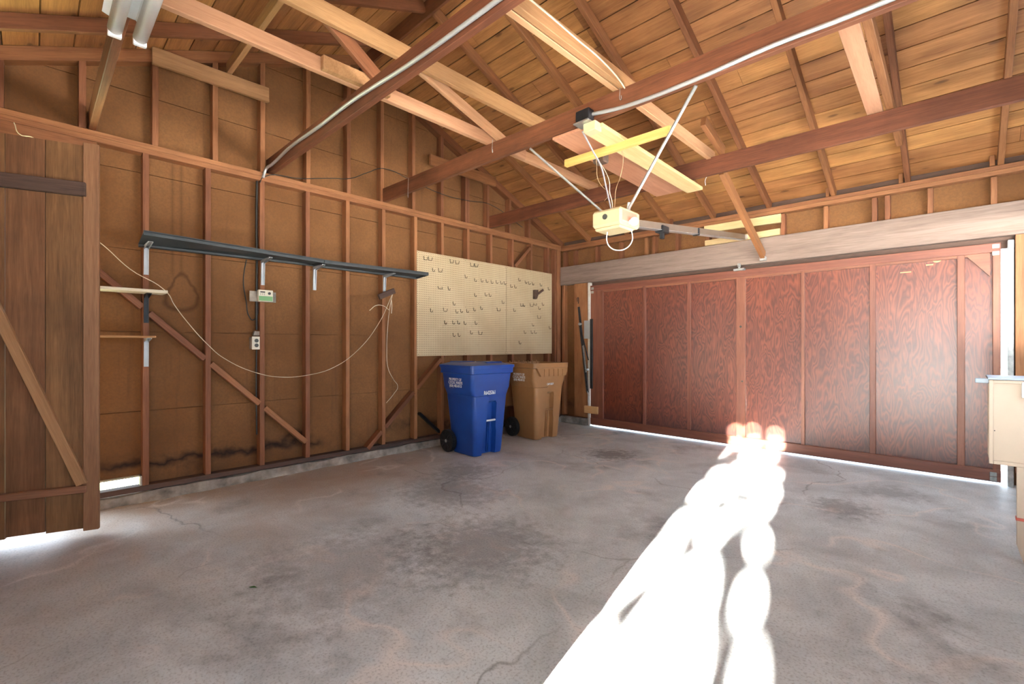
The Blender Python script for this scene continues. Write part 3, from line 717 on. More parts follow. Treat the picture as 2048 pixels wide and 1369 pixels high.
jb = empty('junction_box', (2.60, -3.10, 2.76), 0, 'steel junction box with cream cover on the side of the dark tie beam', 'electrical box')
box('metal_box', 2.585, 2.695, -3.135, -3.070, 2.755, 2.835, M['black_metal'], jb, .004)
box('cover_plate', 2.575, 2.70, -3.15, -3.05, 2.742, 2.752, M['steel'], jb, .001)
box('cream_cover', 2.635, 2.735, -3.115, -3.035, 2.680, 2.741, M['cream'], jb, .004)
tag(tube('flex_conduit', [(2.695, -3.085, 2.80), (2.95, -3.066, 2.775), (3.4, -3.058, 2.772), (3.8, -3.05, 2.792), (4.15, -3.045, 2.788), (4.7, -3.035, 2.80), (5.25, -3.03, 2.80)], .0125, M['conduit'], None, 4), 'ribbed grey conduit along the dark tie beam right of the junction box', 'conduit', 'flexible conduits')
tag(tube('flex_conduit', [(.012, -4.335, 2.71), (.03, -4.315, 2.79), (.12, -4.302, 2.805), (.55, -4.297, 2.84), (1.1, -4.294, 2.832), (1.6, -4.293, 2.835), (2.3, -4.287, 2.802), (3.0, -4.282, 2.80), (4.0, -4.275, 2.81), (5.25, -4.27, 2.81)], .0125, M['conduit'], None, 4), 'ribbed grey conduit along the tie beam down to the left wall above the shelf', 'conduit', 'flexible conduits')
def rings(name, pts, r): pass
tag(tube('cable', [(2.62, -3.10, 2.70), (2.60, -2.95, 2.62), (2.575, -2.80, 2.55), (2.53, -2.66, 2.44), (2.50, -2.56, 2.34), (2.49, -2.52, 2.285)], .006, M['wire_grey'], None), 'grey power cable hanging from the junction box to the opener', 'cable')
for x, y, z0, z1, lab in ((2.90, -3.068, 2.925, 2.835, 'thin wire hook hanging on the dark tie beam where the doubled timbers cross'),
                          (1.70, -3.094, 2.925, 2.825, 'thin wire hook hanging on the dark tie beam by the pale left timber'),
                          (.49, -3.122, 2.90, 2.71, 'thin wire hook hanging on the dark tie beam near the left wall')):
    tag(tube('beam_hook', [(x, y, z0), (x, y - .004, (z0 + z1) / 2), (x, y - .004, z1), (x + .015, y - .012, z1 - .012), (x + .02, y - .02, z1 + .01)], .0022, M['zinc'], None, 2), lab, 'hook', 'wire hooks on the tie beam')
tb = empty('transformer', (2.5, -2.6, 2.6), 0, 'small dark brown transformer box hanging under the slung planks', 'transformer')
box('case', 2.405, 2.505, -2.66, -2.58, 2.655, 2.735, M['dark_wood'], tb, .006)
box('sticker', 2.41, 2.445, -2.662, -2.6605, 2.685, 2.708, M['white'], tb, 0)
tag(tube('thin_wire', [(2.45, -2.62, 2.66), (2.49, -2.60, 2.58), (2.51, -2.58, 2.50), (2.50, -2.56, 2.43), (2.51, -2.54, 2.35), (2.50, -2.52, 2.285)], .003, M['wire_white'], None, 2), 'pale thin wire from the small transformer down to the opener', 'wire')
tag(tube('thin_wire', [(2.70, -2.71, 2.66), (2.705, -2.70, 2.60), (2.66, -2.66, 2.50), (2.58, -2.60, 2.42), (2.54, -2.55, 2.33), (2.51, -2.52, 2.285)], .0022, M['wire_brown'], None, 2), 'thin tan wire from the orange stick to the opener', 'wire')
tag(tube('thin_wire', [(2.50, -2.74, 2.72), (2.49, -2.735, 2.665), (2.47, -2.70, 2.60), (2.44, -2.64, 2.53), (2.46, -2.60, 2.47), (2.50, -2.57, 2.42), (2.45, -2.56, 2.37)], .0022, M['wire_brown'], None, 2), 'loose tan wire dangling left of the transformer', 'wire')
tag(tube('cable', [(2.927, -4.10, 2.99), (2.93, -3.9, 2.985), (2.932, -3.6, 2.97), (2.93, -3.35, 2.965), (2.93, -3.12, 2.925), (2.93, -3.06, 2.90)], .005, M['wire_white'], None, 2), 'white cable stapled along the doubled pale timbers overhead', 'cable')
tag(tube('thin_wire', [(2.75, -1.262, 2.745), (2.80, -1.38, 2.77), (2.90, -1.43, 2.85), (2.93, -1.45, 2.925)], .003, M['web'], None, 2), 'white wire end between the pale plank and the last tie beam', 'wire')

# ------------------------------------------------------------------ fluorescent lamp
fl = empty('fluorescent_lamp', (2.3, -5.48, 2.7), 0, 'white two-tube fluorescent lamp hung under the tie beam at top left', 'lamp')
bm = bmesh.new()
prism(bm, [(-.085, .05), (-.09, .012), (-.055, .0), (-.03, .03), (.03, .03), (.055, 0), (.09, .012), (.085, .05)], 'x', -.61, .61)
link_mesh('housing', bm, M['white'], fl, Matrix.Translation((2.33, -5.470, 2.712)))
for dy in (-.047, .047):
    rod('tube', (1.655, -5.461 + dy, 2.70), (2.95, -5.461 + dy, 2.70), .029, M['tube'], fl, 28)
    bm = bmesh.new(); bx(bm, -.012, .012, -.026, .026, -.030, .02, .003)
    link_mesh('socket', bm, M['white'], fl, Matrix.Translation((1.645, -5.461 + dy, 2.695)))
for x in (1.9, 2.7): rod('hanger', (x, -5.478, 2.75), (x, -5.478, 2.765), .01, M['zinc'], fl)

# ------------------------------------------------------------------ shelves on the left wall
def bracket(y, z, out, drop, mat, parent, name='bracket', x0=.003):
    bm = bmesh.new()
    for s in (-1, 1):
        prism(bm, [(x0, z), (x0, z - drop), (x0 + .008, z - drop), (x0 + .020, z - .03), (out, z - .008), (out, z)], 'y', y + s * .013 - .002, y + s * .013 + .002)
    bx(bm, x0, x0 + .003, y - .013, y + .013, z - drop, z); bx(bm, x0, out, y - .013, y + .013, z - .003, z)
    cyl(bm, (x0 + .003, y, z - drop + .012), (x0 + .007, y, z - drop + .012), .008, seg=10)
    return link_mesh(name, bm, mat, parent)
def metal_shelf(y0, y1, zc, depth, ys, label):
    """pressed steel shelf; zc = heights at back-left, front-left, back-right, front-right"""
    sh = empty('metal_shelf', (.0, (y0 + y1) / 2, zc[0]), 0, label, 'shelf', 'charcoal metal shelves on the left wall')
    def zz(x, y):
        u, v = x / depth, (y - y0) / (y1 - y0); return (zc[0] * (1 - u) + zc[1] * u) * (1 - v) + (zc[2] * (1 - u) + zc[3] * u) * v
    bm = bmesh.new(); z = 0
    bx(bm, .004, depth, y0, y1, z, z + .005)
    bx(bm, depth - .004, depth, y0, y1, z - .022, z + .012); bx(bm, .004, .008, y0, y1, z - .022, z)
    bx(bm, depth - .030, depth - .003, y0, y1, z - .022, z - .019); bx(bm, .008, .035, y0, y1, z - .022, z - .019)
    bx(bm, .004, depth, y1 - .004, y1, z - .022, z)
    for v in bm.verts: v.co.z += zz(v.co.x, v.co.y)
    link_mesh('shelf_board', bm, M['shelf_grey'], sh)
    for y in ys: bracket(y, zz(.1, y) - .023, .21, .225, M['bracket'], sh)
    return sh
metal_shelf(-5.215, -3.885, (1.975, 2.030, 1.990, 1.992), .255, (-5.168, -4.336), 'longer charcoal metal shelf on the left wall, above the small wooden shelves')
metal_shelf(-3.880, -2.70, (1.985, 1.990, 1.985, 2.004), .250, (-3.930 + .06, -3.111), 'shorter charcoal metal shelf ending at the pegboard')
def plank_shelf(y0, y1, z, th_, mat, bmat, label, dp=.20):
    sh = empty('plank_shelf', (.05, (y0 + y1) / 2, z), 0, label, 'shelf')
    beam('shelf_board', (dp / 2 + .004, y0, z), (dp / 2 + .004, y1, z), dp, th_, mat, sh)
    bracket(-5.168, z - th_ / 2 - .001, .15, .22, bmat, sh)
    return sh
plank_shelf(-5.95, -5.063, 1.608, .022, M['white_board'], M['black_metal'], 'short white-edged plank shelf on a black bracket behind the plank door')
plank_shelf(-5.95, -5.135, 1.266, .014, M['tan_timber'], M['bracket'], 'thin brown plank shelf on a grey bracket, the lowest on the left wall')

# ------------------------------------------------------------------ pegboards
PX = .008
def pegboard(y0, y1, label):
    bm = bmesh.new(); c = Vector((.004, (y0 + y1) / 2, 1.686))
    bx(bm, -.003, .003, y0 - c.y, y1 - c.y, -.610, .610)
    o = tag(link_mesh('pegboard', bm, M['pegboard'], None, Matrix.Translation(c)), label, 'pegboard', 'pegboard panels')
    for y in (y0 + .02, (y0 + y1) / 2, y1 - .02):
        for z in (-.59, 0, .59): rod('screw', (.0072, y, c.z + z), (.0085, y, c.z + z), .004, M['hook'], o, 8)
pegboard(-2.690, -1.228, 'cream pegboard panel with scattered hooks, the wider left panel')
pegboard(-1.222, -.236, 'cream pegboard panel holding the dark tool holder, the narrower right panel')
def hook_mesh(k):
    cu = bpy.data.curves.new('peg_hook', 'CURVE'); cu.dimensions = '3D'; cu.bevel_depth = .0034; cu.bevel_resolution = 2; cu.use_fill_caps = True
    P = {0: [(0, 0, .040), (.007, 0, .0), (.026, .008, -.006), (.030, .010, .014)],
         1: [(0, 0, .044), (.007, 0, .0), (.040, .020, -.004), (.044, .024, .030)],
         2: [(0, -.03, .015), (.01, -.03, -.012), (.03, 0, -.016), (.01, .03, -.012), (0, .03, .015)]}[k]
    sp = cu.splines.new('BEZIER'); sp.bezier_points.add(len(P) - 1)
    for b, p in zip(sp.bezier_points, P): b.co = p; b.handle_left_type = b.handle_right_type = 'VECTOR'
    cu.materials.append(M['hook']); return cu
HK = [hook_mesh(0), hook_mesh(1), hook_mesh(2)]
# camera relation used only to read the hook places off the board plane
CAMX, CAMY, CAMZ, FPX, YAW = 4.53, -5.78, 1.205, 930.0, math.radians(44.1)
LH = [(847.5,520,1),(857,521,1),(900,526,1),(911,528,1),(941,533,1),(949,534,1),(865,543,0),(877,544,1),(930,556,0),(949,563,0),(962,564,0),(972,565,0),(982,567,0),(992,567,0),(1001,568,0),(1008,569,0),(896,580,0),(949,593,0),(970,592,0),(978,593,0),(906,610,0),(1004,607,0),(861,624,0),(887,623,1),(911.5,626,0),(921,625,0),(933,625,0),(947,622,0),(961,619,0),(994,622,1),(889,648,0),(905,648,0),(915,648,0),(928,649,0),(950,649,0),(906,673,0),(916,673,0),(941,668,0),(957,669,1),(880,576,2)]
RH = [(1021,575,0),(1029,576,0),(1037,562,0),(1050,567,0),(1057,569,0),(1064,570,0),(1080,572,0),(1096,580,0),(1041,613,0),(1046,613,0),(1060,613,1),(1077,619,0),(1084,611,0),(1027,623,0),(1075,637,1),(1064,652,0),(1098,658,0),(1048,667,0),(1062,667,0),(1069,667,0),(1038,688,0),(1070,609,2)]
def on_board(px, py):
    u, v = (px - 1024) / FPX, (690.5 - py) / FPX; s, c = math.sin(YAW), math.cos(YAW)
    d = (-s + u * c, c + u * s, v); t = (PX - CAMX) / d[0]
    return (PX, CAMY + t * d[1], CAMZ + t * d[2])
for lst, lab in ((LH, 'small wire hook on the left pegboard panel'), (RH, 'small wire hook on the right pegboard panel')):
    for (px, py, k) in lst:
        o = bpy.data.objects.new('peg_hook', HK[k]); COL.objects.link(o); place(o, None, Matrix.Translation(on_board(px, py)))
        tag(o, lab, 'hook', 'hooks on the left pegboard' if lst is LH else 'hooks on the right pegboard')
th_ = empty('tool_holder', (.03, -.6, 1.95), 0, 'dark triangular tool holder near the top right of the pegboard', 'tool holder')
bm = bmesh.new()
prism(bm, [(-.075, .055), (.0, .06), (.0, -.02), (-.03, -.075), (-.075, -.075)], 'x', -.022, .02); link_mesh('cup', bm, M['dark_wood'], th_, Matrix.Translation((.030, -.60, 1.955)))
beam('arm', (.05, -.60, 1.96), (.06, -.50, 2.025), .02, .03, M['dark_wood'], th_)

# ------------------------------------------------------------------ small wall fittings
tm = empty('sprinkler_timer', (.02, -4.33, 1.6), 0, 'white and green sprinkler timer box on a grey board beneath the metal shelf', 'timer')
box('backing_board', .002, .014, -4.445, -4.225, 1.592, 1.685, M['curb'], tm)
box('timer_case', .014, .050, -4.385, -4.262, 1.594, 1.698, M['offwhite'], tm, .004)
box('green_panel', .050, .0515, -4.380, -4.267, 1.600, 1.642, M['green'], tm, 0)
box('display', .050, .0515, -4.370, -4.330, 1.672, 1.684, M['dial'], tm, 0)
bm = bmesh.new(); cyl(bm, (0, 0, 0), (.006, 0, 0), .012); link_mesh('dial', bm, M['dial'], tm, Matrix.Translation((.050, -4.295, 1.668)))
bm = bmesh.new()
for i in range(3):
    for j in range(2): bx(bm, .050, .0515, -4.370 + i * .015, -4.363 + i * .015, 1.652 + j * .009, 1.656 + j * .009)
link_mesh('button', bm, M['dial'], tm)
ol = empty('power_outlet', (-.03, -4.38, 1.17), 0, 'cream duplex power outlet under the timer with dark sockets', 'outlet')
box('outlet_box', -.085, -.012, -4.418, -4.352, 1.170, 1.275, M['zinc'], ol)
box('cover_plate', -.012, -.006, -4.420, -4.346, 1.165, 1.281, M['offwhite'], ol)
for z in (1.202, 1.244):
    bm = bmesh.new(); cyl(bm, (0, 0, 0), (.003, 0, 0), .017); link_mesh('socket', bm, M['dial'], ol, Matrix.Translation((-.006, -4.383, z)))
bm = bmesh.new(); prism(bm, [(-4.405, 1.29), (-4.352, 1.29), (-4.352, 1.33), (-4.395, 1.33)], 'x', -.05, -.015); link_mesh('flap', bm, M['curb'], ol)
tag(tube('wall_conduit', [(-.03, -4.372, 2.68), (-.035, -4.375, 2.3), (-.035, -4.372, 1.9), (-.035, -4.375, 1.60), (-.03, -4.376, 1.34)], .010, M['wire_black'], None), 'dark conduit running down the stud from the top plate to the outlet', 'conduit')
tag(tube('wall_conduit', [(-.03, -4.376, 1.165), (-.03, -4.378, .8), (-.03, -4.374, .40)], .007, M['wire_black'], None), 'dark cable below the outlet beside the stud', 'cable')
tag(tube('loose_wire', [(-.05, -4.452, 1.965), (-.055, -4.47, 1.85), (-.055, -4.475, 1.76), (-.05, -4.455, 1.60), (-.05, -4.425, 1.45), (-.05, -4.400, 1.43), (-.05, -4.36, 1.50), (-.045, -4.362, 1.58)], .005, M['wire_black'], None), 'black wire looping left of the timer', 'wire')
tag(tube('gable_wire', [(.004, -4.36, 2.66), (.006, -4.33, 2.72), (.008, -4.0, 2.79), (.008, -3.70, 2.87), (.008, -3.507, 2.918), (.008, -3.312, 3.030), (.008, -3.123, 3.126), (.008, -2.718, 3.076), (.008, -2.3, 3.03), (.008, -1.903, 3.045), (.008, -1.537, 3.08), (.008, -.9, 2.89)], .004, M['wire_black'], None, 2), 'thin black wire sagging across the gable studs above the plate', 'wire')
tag(tube('string', [(.16, -5.60, 2.05), (.07, -5.426, 1.930), (.07, -5.271, 1.771), (.2, -5.085, 1.622), (.07, -4.994, 1.511), (.06, -4.925, 1.407), (.06, -4.771, 1.207), (.06, -4.655, 1.093), (.06, -4.371, .948), (.06, -4.181, .910), (.06, -3.955, .919), (.06, -3.71, .980), (.06, -3.446, 1.153), (.06, -3.206, 1.440), (.055, -3.035, 1.770)], .0028, M['wire_white'], None, 2), 'long cream string sagging in a curve across the left wall', 'string')
bl = tag(beam('cord_block', (.046, -3.20, 1.718), (.046, -3.012, 1.802), .036, .058, M['dark_wood']), 'tilted dark wood block nailed to a stud under the right shelf bracket', 'wood block', None, 'thing')
tag(tube('cord', [(.048, -3.03, 1.775), (.05, -3.055, 1.68), (.048, -3.075, 1.57), (.03, -3.083, 1.40), (.015, -3.085, 1.15), (.0, -3.06, .95), (-.02, -2.98, .82), (-.03, -2.92, .735), (-.03, -2.97, .66), (.003, -3.085, .57)], .003, M['wire_white'], None, 2), 'cream cord hanging down the stud from the dark block', 'cord')
tag(tube('cord', [(.052, -3.05, 1.70), (.052, -3.045, 1.62), (.052, -3.05, 1.55)], .004, M['wire_white'], None, 2), 'short knotted cord tail under the dark block', 'cord')
tag(tube('cord', [(.05, -3.08, 1.585), (.05, -3.13, 1.62), (.04, -3.22, 1.63), (.03, -3.30, 1.57)], .003, M['wire_white'], None, 2), 'cream cord end arching left of the dark block', 'cord')
tag(beam('metal_strap', (-.055, -2.62, .405), (-.055, -2.29, .115), .05, .03, M['black_metal']), 'black iron strap leaning behind the blue bin', 'strap', None, 'thing')
pc = tag(tube('pull_string', [(.05, -5.863, 2.668), (.12, -5.83, 2.575), (.15, -5.778, 2.567), (.16, -5.745, 2.525), (.16, -5.735, 2.49)], .0028, M['wire_white'], None, 2), 'short white string end hanging at the top of the plank door', 'string')
bm = bmesh.new(); bmesh.ops.create_uvsphere(bm, u_segments=10, v_segments=6, radius=.014); link_mesh('knot', bm, M['web'], pc, Matrix.Translation((.16, -5.733, 2.475)))

# ------------------------------------------------------------------ plank door standing ajar at the left
E0 = Vector((.573, -5.48, 0)); D = Vector((.3007, .9537, 0)); NR = Vector((.9537, -.3007, 0))
def LP(s, z, n=0.0): return E0 + D * s + NR * n + Vector((0, 0, z))
pd = empty('door_2', tuple(LP(-.7, .04)), 0, 'old brown plank door with ledges and diagonal brace, ajar at far left', 'plank door'); pd['kind'] = 'structure'
fm = axes(LP(-.7, 1.25), D, -NR, (0, 0, 1))
bm = bmesh.new(); cuts = [-1.36, -1.17, -.99, -.81, -.63, -.428, -.252, -.070]
for i, (a, b_) in enumerate(zip(cuts[:-1], cuts[1:])):
    lo = {5: .062, 6: .052}.get(i, .052 + .006 * (i % 2)); bx(bm, a + .7 + .002, b_ + .7 - .002, -.012, .012, lo - 1.25, 2.46 - 1.25)
link_mesh('plank', bm, M['door_plank'], pd, fm)
beam('stile', LP(-.036, .038, .012), LP(-.036, 2.475, .012), .076, .030, M['door_stile'], pd, tuple(NR))
beam('ledge', LP(-1.34, 2.178, .030), LP(-.058, 2.178, .030), .034, .085, M['dark_wood'], pd)
beam('ledge', LP(-1.34, .305, .030), LP(-.055, .305, .030), .034, .045, M['door_stile'], pd)
beam('diagonal_brace', LP(-.076, .335, .030), LP(-.715, 2.13, .030), .055, .034, M['tan_timber'], pd, tuple(NR))
for (nz, s) in ((2.2, -.2), (2.2, -.38), (.31, -.12)):
    pass
rod('hinge_pin', LP(-1.37, .3, .0), LP(-1.37, 2.3, 0), .012, M['black_metal'], pd)

# ------------------------------------------------------------------ wheelie bins
def loft(sections, closed=True):
    bm = bmesh.new(); rows = []
    for z, pts in sections: rows.append([bm.verts.new((x, y, z)) for x, y in pts])
    for a, b_ in zip(rows[:-1], rows[1:]):
        n = len(a)
        for i in range(n): bm.faces.new((a[i], a[(i + 1) % n], b_[(i + 1) % n], b_[i]))
    return bm, rows
def section(xb, xf, hw, r, notch=0.0, ny0=-.03, ny1=.155, bulge=0.0):
    """front is +x; rounded corners; optional slot cut in the front and a bulge at the -y front corner"""
    pts = []
    def corner(cx, cy, a0):
        for i in range(5):
            a = a0 + PI / 2 * i / 4; pts.append((cx + r * math.cos(a), cy + r * math.sin(a)))
    bxx = bulge
    # start at front, -y corner going +y
    for i in range(5):
        a = -PI / 2 + PI / 2 * i / 4; pts.append((xf - r + bxx + r * math.cos(a), -hw + r - bxx * .4 + r * math.sin(a)))
    pts += [(xf + bxx, ny0 - .004), (xf - notch, ny0 + .004), (xf - notch, (ny0 + ny1) / 2), (xf - notch, ny1 - .012), (xf, ny1)]
    corner(xf - r, hw - r, 0); corner(xb + r, hw - r, PI / 2); corner(xb + r, -hw + r, PI)
    return pts
def make_bin(name, loc, rz, mat, label, lid_open, lines, number, H=.955, k=1.0):
    b = empty(name, loc, rz, label, 'trash bin'); W = WM[b.name]
    secs = [(.004, section(-.175, .205, .205, .045, .06, -.11, .095, bulge=.016)), (.03, section(-.18, .212, .210, .045, .06, -.11, .095, bulge=.018)),
            (.25, section(-.205, .228, .226, .045, .062, -.11, .095, bulge=.022)), (.30, section(-.21, .231, .229, .045, .062, -.075, .085, bulge=.022)),
            (.36, section(-.215, .235, .232, .045, .062, -.07, .085, bulge=.024)), (.56, section(-.235, .250, .245, .045, .065, -.07, .085, bulge=.026)),
            (.585, section(-.24, .252, .246, .045, .0, -.05, .07, bulge=.026)), (.645, section(-.245, .256, .250, .045, 0, -.05, .07, bulge=.022)),
            (.650, section(-.245, .258, .252, .045, 0)), (.70, section(-.25, .262, .270, .045, 0)),
            (.725, section(-.255, .266, .282, .045, 0)), (.88, section(-.27, .285, .290, .04, 0)), (.888, section(-.285, .305, .305, .04, 0)), (.945, section(-.288, .308, .308, .04, 0))]
    secs = [(z * H / .945, p) for z, p in secs]
    bm, rows = loft(secs)
    bm.faces.new(list(reversed(rows[0])))
    top = rows[-1]
    inner = [bm.verts.new((v.co.x * .93, v.co.y * .93, v.co.z)) for v in top]
    deep = [bm.verts.new((v.co.x * .74, v.co.y * .74, .66)) for v in top]
    n = len(top)
    for i in range(n):
        j = (i + 1) % n
        bm.faces.new((top[i], top[j], inner[j], inner[i])); bm.faces.new((inner[i], inner[j], deep[j], deep[i]))
    bm.faces.new(deep)
    bmesh.ops.recalc_face_normals(bm, faces=bm.faces[:])
    body = link_mesh('bin_body', bm, mat, b, W.copy(), True)
    md = body.modifiers.new('edge', 'EDGE_SPLIT'); md.split_angle = math.radians(32)
    # bar across the front slot
    bm = bmesh.new(); cyl(bm, (.222, -.072, .375), (.222, .085, .375), .011, seg=10)
    link_mesh('grab_bar', bm, M['white'] if not lid_open else mat, b, W.copy(), True)
    # ribs in the slot
    bm = bmesh.new()
    for y in (.01, .035): prism(bm, [(.148, .02), (.166, .02), (.190, .36), (.160, .36)], 'y', y - .004, y + .004)
    link_mesh('slot_rib', bm, mat, b, W.copy())
    # wheels and axle at the rear
    for s in (-1, 1):
        bm = bmesh.new(); cyl(bm, (0, -.028, 0), (0, .028, 0), .122, seg=36)
        for q in range(8):
            a = q * PI / 4; c, sn = math.cos(a), math.sin(a)
            for off in (-.031, .031):
                p0 = Vector((c * .02, off, sn * .02)); p1 = Vector((c * .1, off, sn * .1)); cyl(bm, p0, p1, .007, seg=6)
        for q in range(36):
            a = q * PI / 18; c, sn = math.cos(a), math.sin(a)
            cyl(bm, (c * .12, -.024, sn * .12), (c * .12, .024, sn * .12), .006, seg=6)
        w = link_mesh('wheel', bm, M['black_pl'], b, W @ Matrix.Translation((-.20, s * .245, .127)))
        bm = bmesh.new(); cyl(bm, (0, -.036, 0), (0, .036, 0), .018, seg=14)
        link_mesh('hub_cap', bm, M['steel'] if s < 0 else M['black_pl'], w, W @ Matrix.Translation((-.20, s * .245, .127)))
    bm = bmesh.new(); cyl(bm, (-.20, -.24, .127), (-.20, .24, .127), .011, seg=10); link_mesh('axle', bm, M['black_metal'], b, W.copy())
    # rear handle
    bm = bmesh.new(); cyl(bm, (-.345, -.24, .90), (-.345, .24, .90), .014, seg=10)
    for y in (-.2, .2): bx(bm, -.345, -.28, y - .012, y + .012, .885, .915)
    link_mesh('handle', bm, mat, b, W.copy())
    if not lid_open:
        secs = [(H + .001, section(-.300, .318, .318, .045)), (H + .030, section(-.300, .318, .318, .045)), (H + .036, section(-.285, .300, .300, .045)), (H + .052, section(-.25, .21, .235, .06)), (H + .058, section(-.22, .17, .19, .06))]
        bm, rows = loft(secs); bm.faces.new(rows[-1]); bm.faces.new(list(reversed(rows[0]))); bmesh.ops.recalc_face_normals(bm, faces=bm.faces[:])
        ld = link_mesh('lid', bm, mat, b, W.copy(), True); md = ld.modifiers.new('edge', 'EDGE_SPLIT'); md.split_angle = math.radians(25)
        bm = bmesh.new(); bx(bm, .02, .22, -.03, .20, H + .042, H + .066, .008); bx(bm, -.24, -.04, -.20, .02, H + .05, H + .066, .008)
        link_mesh('lid_rib', bm, mat, ld, W.copy())
    else:
        bm = bmesh.new(); bx(bm, -.42, -.385, -.30, .30, .36, .93, .012); bx(bm, -.39, -.37, -.30, .30, .90, .95, .006)
        link_mesh('lid', bm, mat, b, W @ Matrix.Translation((0, 0, 0)))
        for i in range(7):
            bm = bmesh.new(); y = -.24 + i * .08; bx(bm, -.268, -.255, y - .006, y + .006, H - .03, H + .02); link_mesh('rim_tab', bm, mat, b, W.copy())
        for i in range(6):
            bm = bmesh.new(); bx(bm, -.2 + i * .08, -.19 + i * .08, -.292, -.28, H - .005, H + .012); link_mesh('rim_tab', bm, mat, b, W.copy())
        bm = bmesh.new(); prism(bm, [(-.20, .81), (.24, .81), (.27, .915), (-.27, .915)], 'x', .28, .318)
        for i in range(5): bx(bm, .31, .325, -.15 + i * .08, -.14 + i * .08, .81, .90)
        link_mesh('front_lip', bm, mat, b, W.copy())
    # lettering on the side (facing -y) and number on the front (facing +x)
    tilt = .06
    m = W @ axes((-.005, -.2935, .792), (1, 0, 0), (0, -.06, 1), (0, -1, -.06))
    text('lettering', '\n'.join(lines), .041, m, M['white_ink'], b, sx=.86, bold=.0009)
    m = W @ axes((.2730, -.035 if not lid_open else .0, .685 if not lid_open else .705), (0, 1, 0), (.06, 0, 1), (1, 0, -.06))
    text('number', number, .058 if not lid_open else .036, m, M['white_ink'], b, sx=.72, bold=.0012)
    return b
make_bin('recycling_bin', (.565, -2.270, 0), math.radians(-2), M['blue'], 'blue wheeled recycling bin with closed lid and white lettering', False, ['PROPERTY OF', 'C.P.O.R. WASTE', '(626) 482-0113'], 'R6425361')
make_bin('trash_bin', (.470, -1.130, 0), math.radians(-7), M['brown'], 'brown wheeled bin with its lid open, beside the blue bin', True, ['PROPERTY OF', 'C.P.O.R. WASTE', '(626) 482-0113'], 'CAP 35576', .975)

# ------------------------------------------------------------------ beige cabinet on the right wall
cb = empty('wall_cabinet', (4.95, -1.85, .53), 0, 'beige painted cabinet with framed panel and prop leg at the right edge', 'cabinet')
bm = bmesh.new(); bx(bm, 4.640, RX - .002, -1.985, -1.70, .535, 1.005, .004); link_mesh('cabinet_body', bm, M['beige'], cb)
bm = bmesh.new()
bx(bm, 4.637, 4.655, -2.0, -1.986, .532, 1.008, .002); bx(bm, 4.655, RX - .002, -2.0, -1.986, .532, .552, .002); bx(bm, 4.655, RX - .002, -2.0, -1.986, .990, 1.008, .002)
link_mesh('door_frame', bm, M['beige'], cb)
bm = bmesh.new(); cyl(bm, (4.66, -1.985, .72), (4.66, -1.990, .72), .003, seg=8); link_mesh('screw', bm, M['dial'], cb)
box('metal_top', 4.632, RX - .002, -2.01, -1.70, 1.009, 1.022, M['bluegrey'], cb, .002)
box('side_bar', 4.582, 4.639, -1.96, -1.93, .985, 1.012, M['bluegrey'], cb, .003)
box('white_plate', 4.762, 4.86, -2.006, -2.0, .915, 1.0, M['white'], cb, .002)
bm = bmesh.new(); prism(bm, [(4.745, .531), (4.79, .531), (4.79, .0), (4.772, .001), (4.745, .10)], 'y', -2.0, -1.96); link_mesh('prop_leg', bm, M['beige'], cb)
box('red_band', 4.741, 4.772, -2.003, -1.957, .236, .252, M['red'], cb, .001)

# small loose leaf on the floor
bm = bmesh.new()
for s in (-1, 1):
    v = [bm.verts.new(p) for p in ((-.025, 0, .002), (0, s * .010, .006), (.028, 0, .004))]; bm.faces.new(v)
tag(link_mesh('leaf', bm, M['greenleaf'], None, Matrix.Translation((2.005, -5.02, 0.001)) @ Matrix.Rotation(.6, 4, 'Z')), 'small green leaf lying on the concrete in the foreground', 'leaf')

# ------------------------------------------------------------------ the tree outside whose leaves dapple the sun
SUN_EL = math.radians(13.6)
hd_ = Vector((-.2125, 1.0, 0)).normalized()
sd = (hd_ * math.cos(SUN_EL) + Vector((0, 0, -math.sin(SUN_EL)))).normalized()     # direction the light travels
sx_ = Vector((hd_.y, -hd_.x, 0)); su_ = sx_.cross(sd).normalized()
if su_.z < 0: su_ = -su_
TD = 15.0
org = Vector((3.14 - .33, 0.0, 0.0)) - sd * (TD + 6.0)       # centre line of the sun patch, pushed up the beam
rng = random.Random(11)
bm = bmesh.new()
def leaf_quad(c, r):
    a = rng.uniform(0, 2 * PI); u = (sx_ * math.cos(a) + su_ * math.sin(a)); w = (-sx_ * math.sin(a) + su_ * math.cos(a))
    u = (u + sd * rng.uniform(-.3, .3)).normalized()
    q = [c - u * r, c - w * r * .75, c + u * r, c + w * r * .75]; bm.faces.new([bm.verts.new(p) for p in q])
def beam_st(p):
    v = Vector(p) - Vector((3.14 - .33, 0, 0)); return v.dot(sx_), v.dot(su_)
def floor_at(px, py):
    u, v = (px - 1024) / FPX, (690.5 - py) / FPX; q, c = math.sin(YAW), math.cos(YAW)
    d = (-q + u * c, c + u * q, v); t = -CAMZ / d[2]; p = (CAMX + t * d[0], CAMY + t * d[1], 0)
    if p[1] > 0: t = (0 - CAMY) / d[1]; p = (CAMX + t * d[0], 0, CAMZ + t * d[2])
    return p
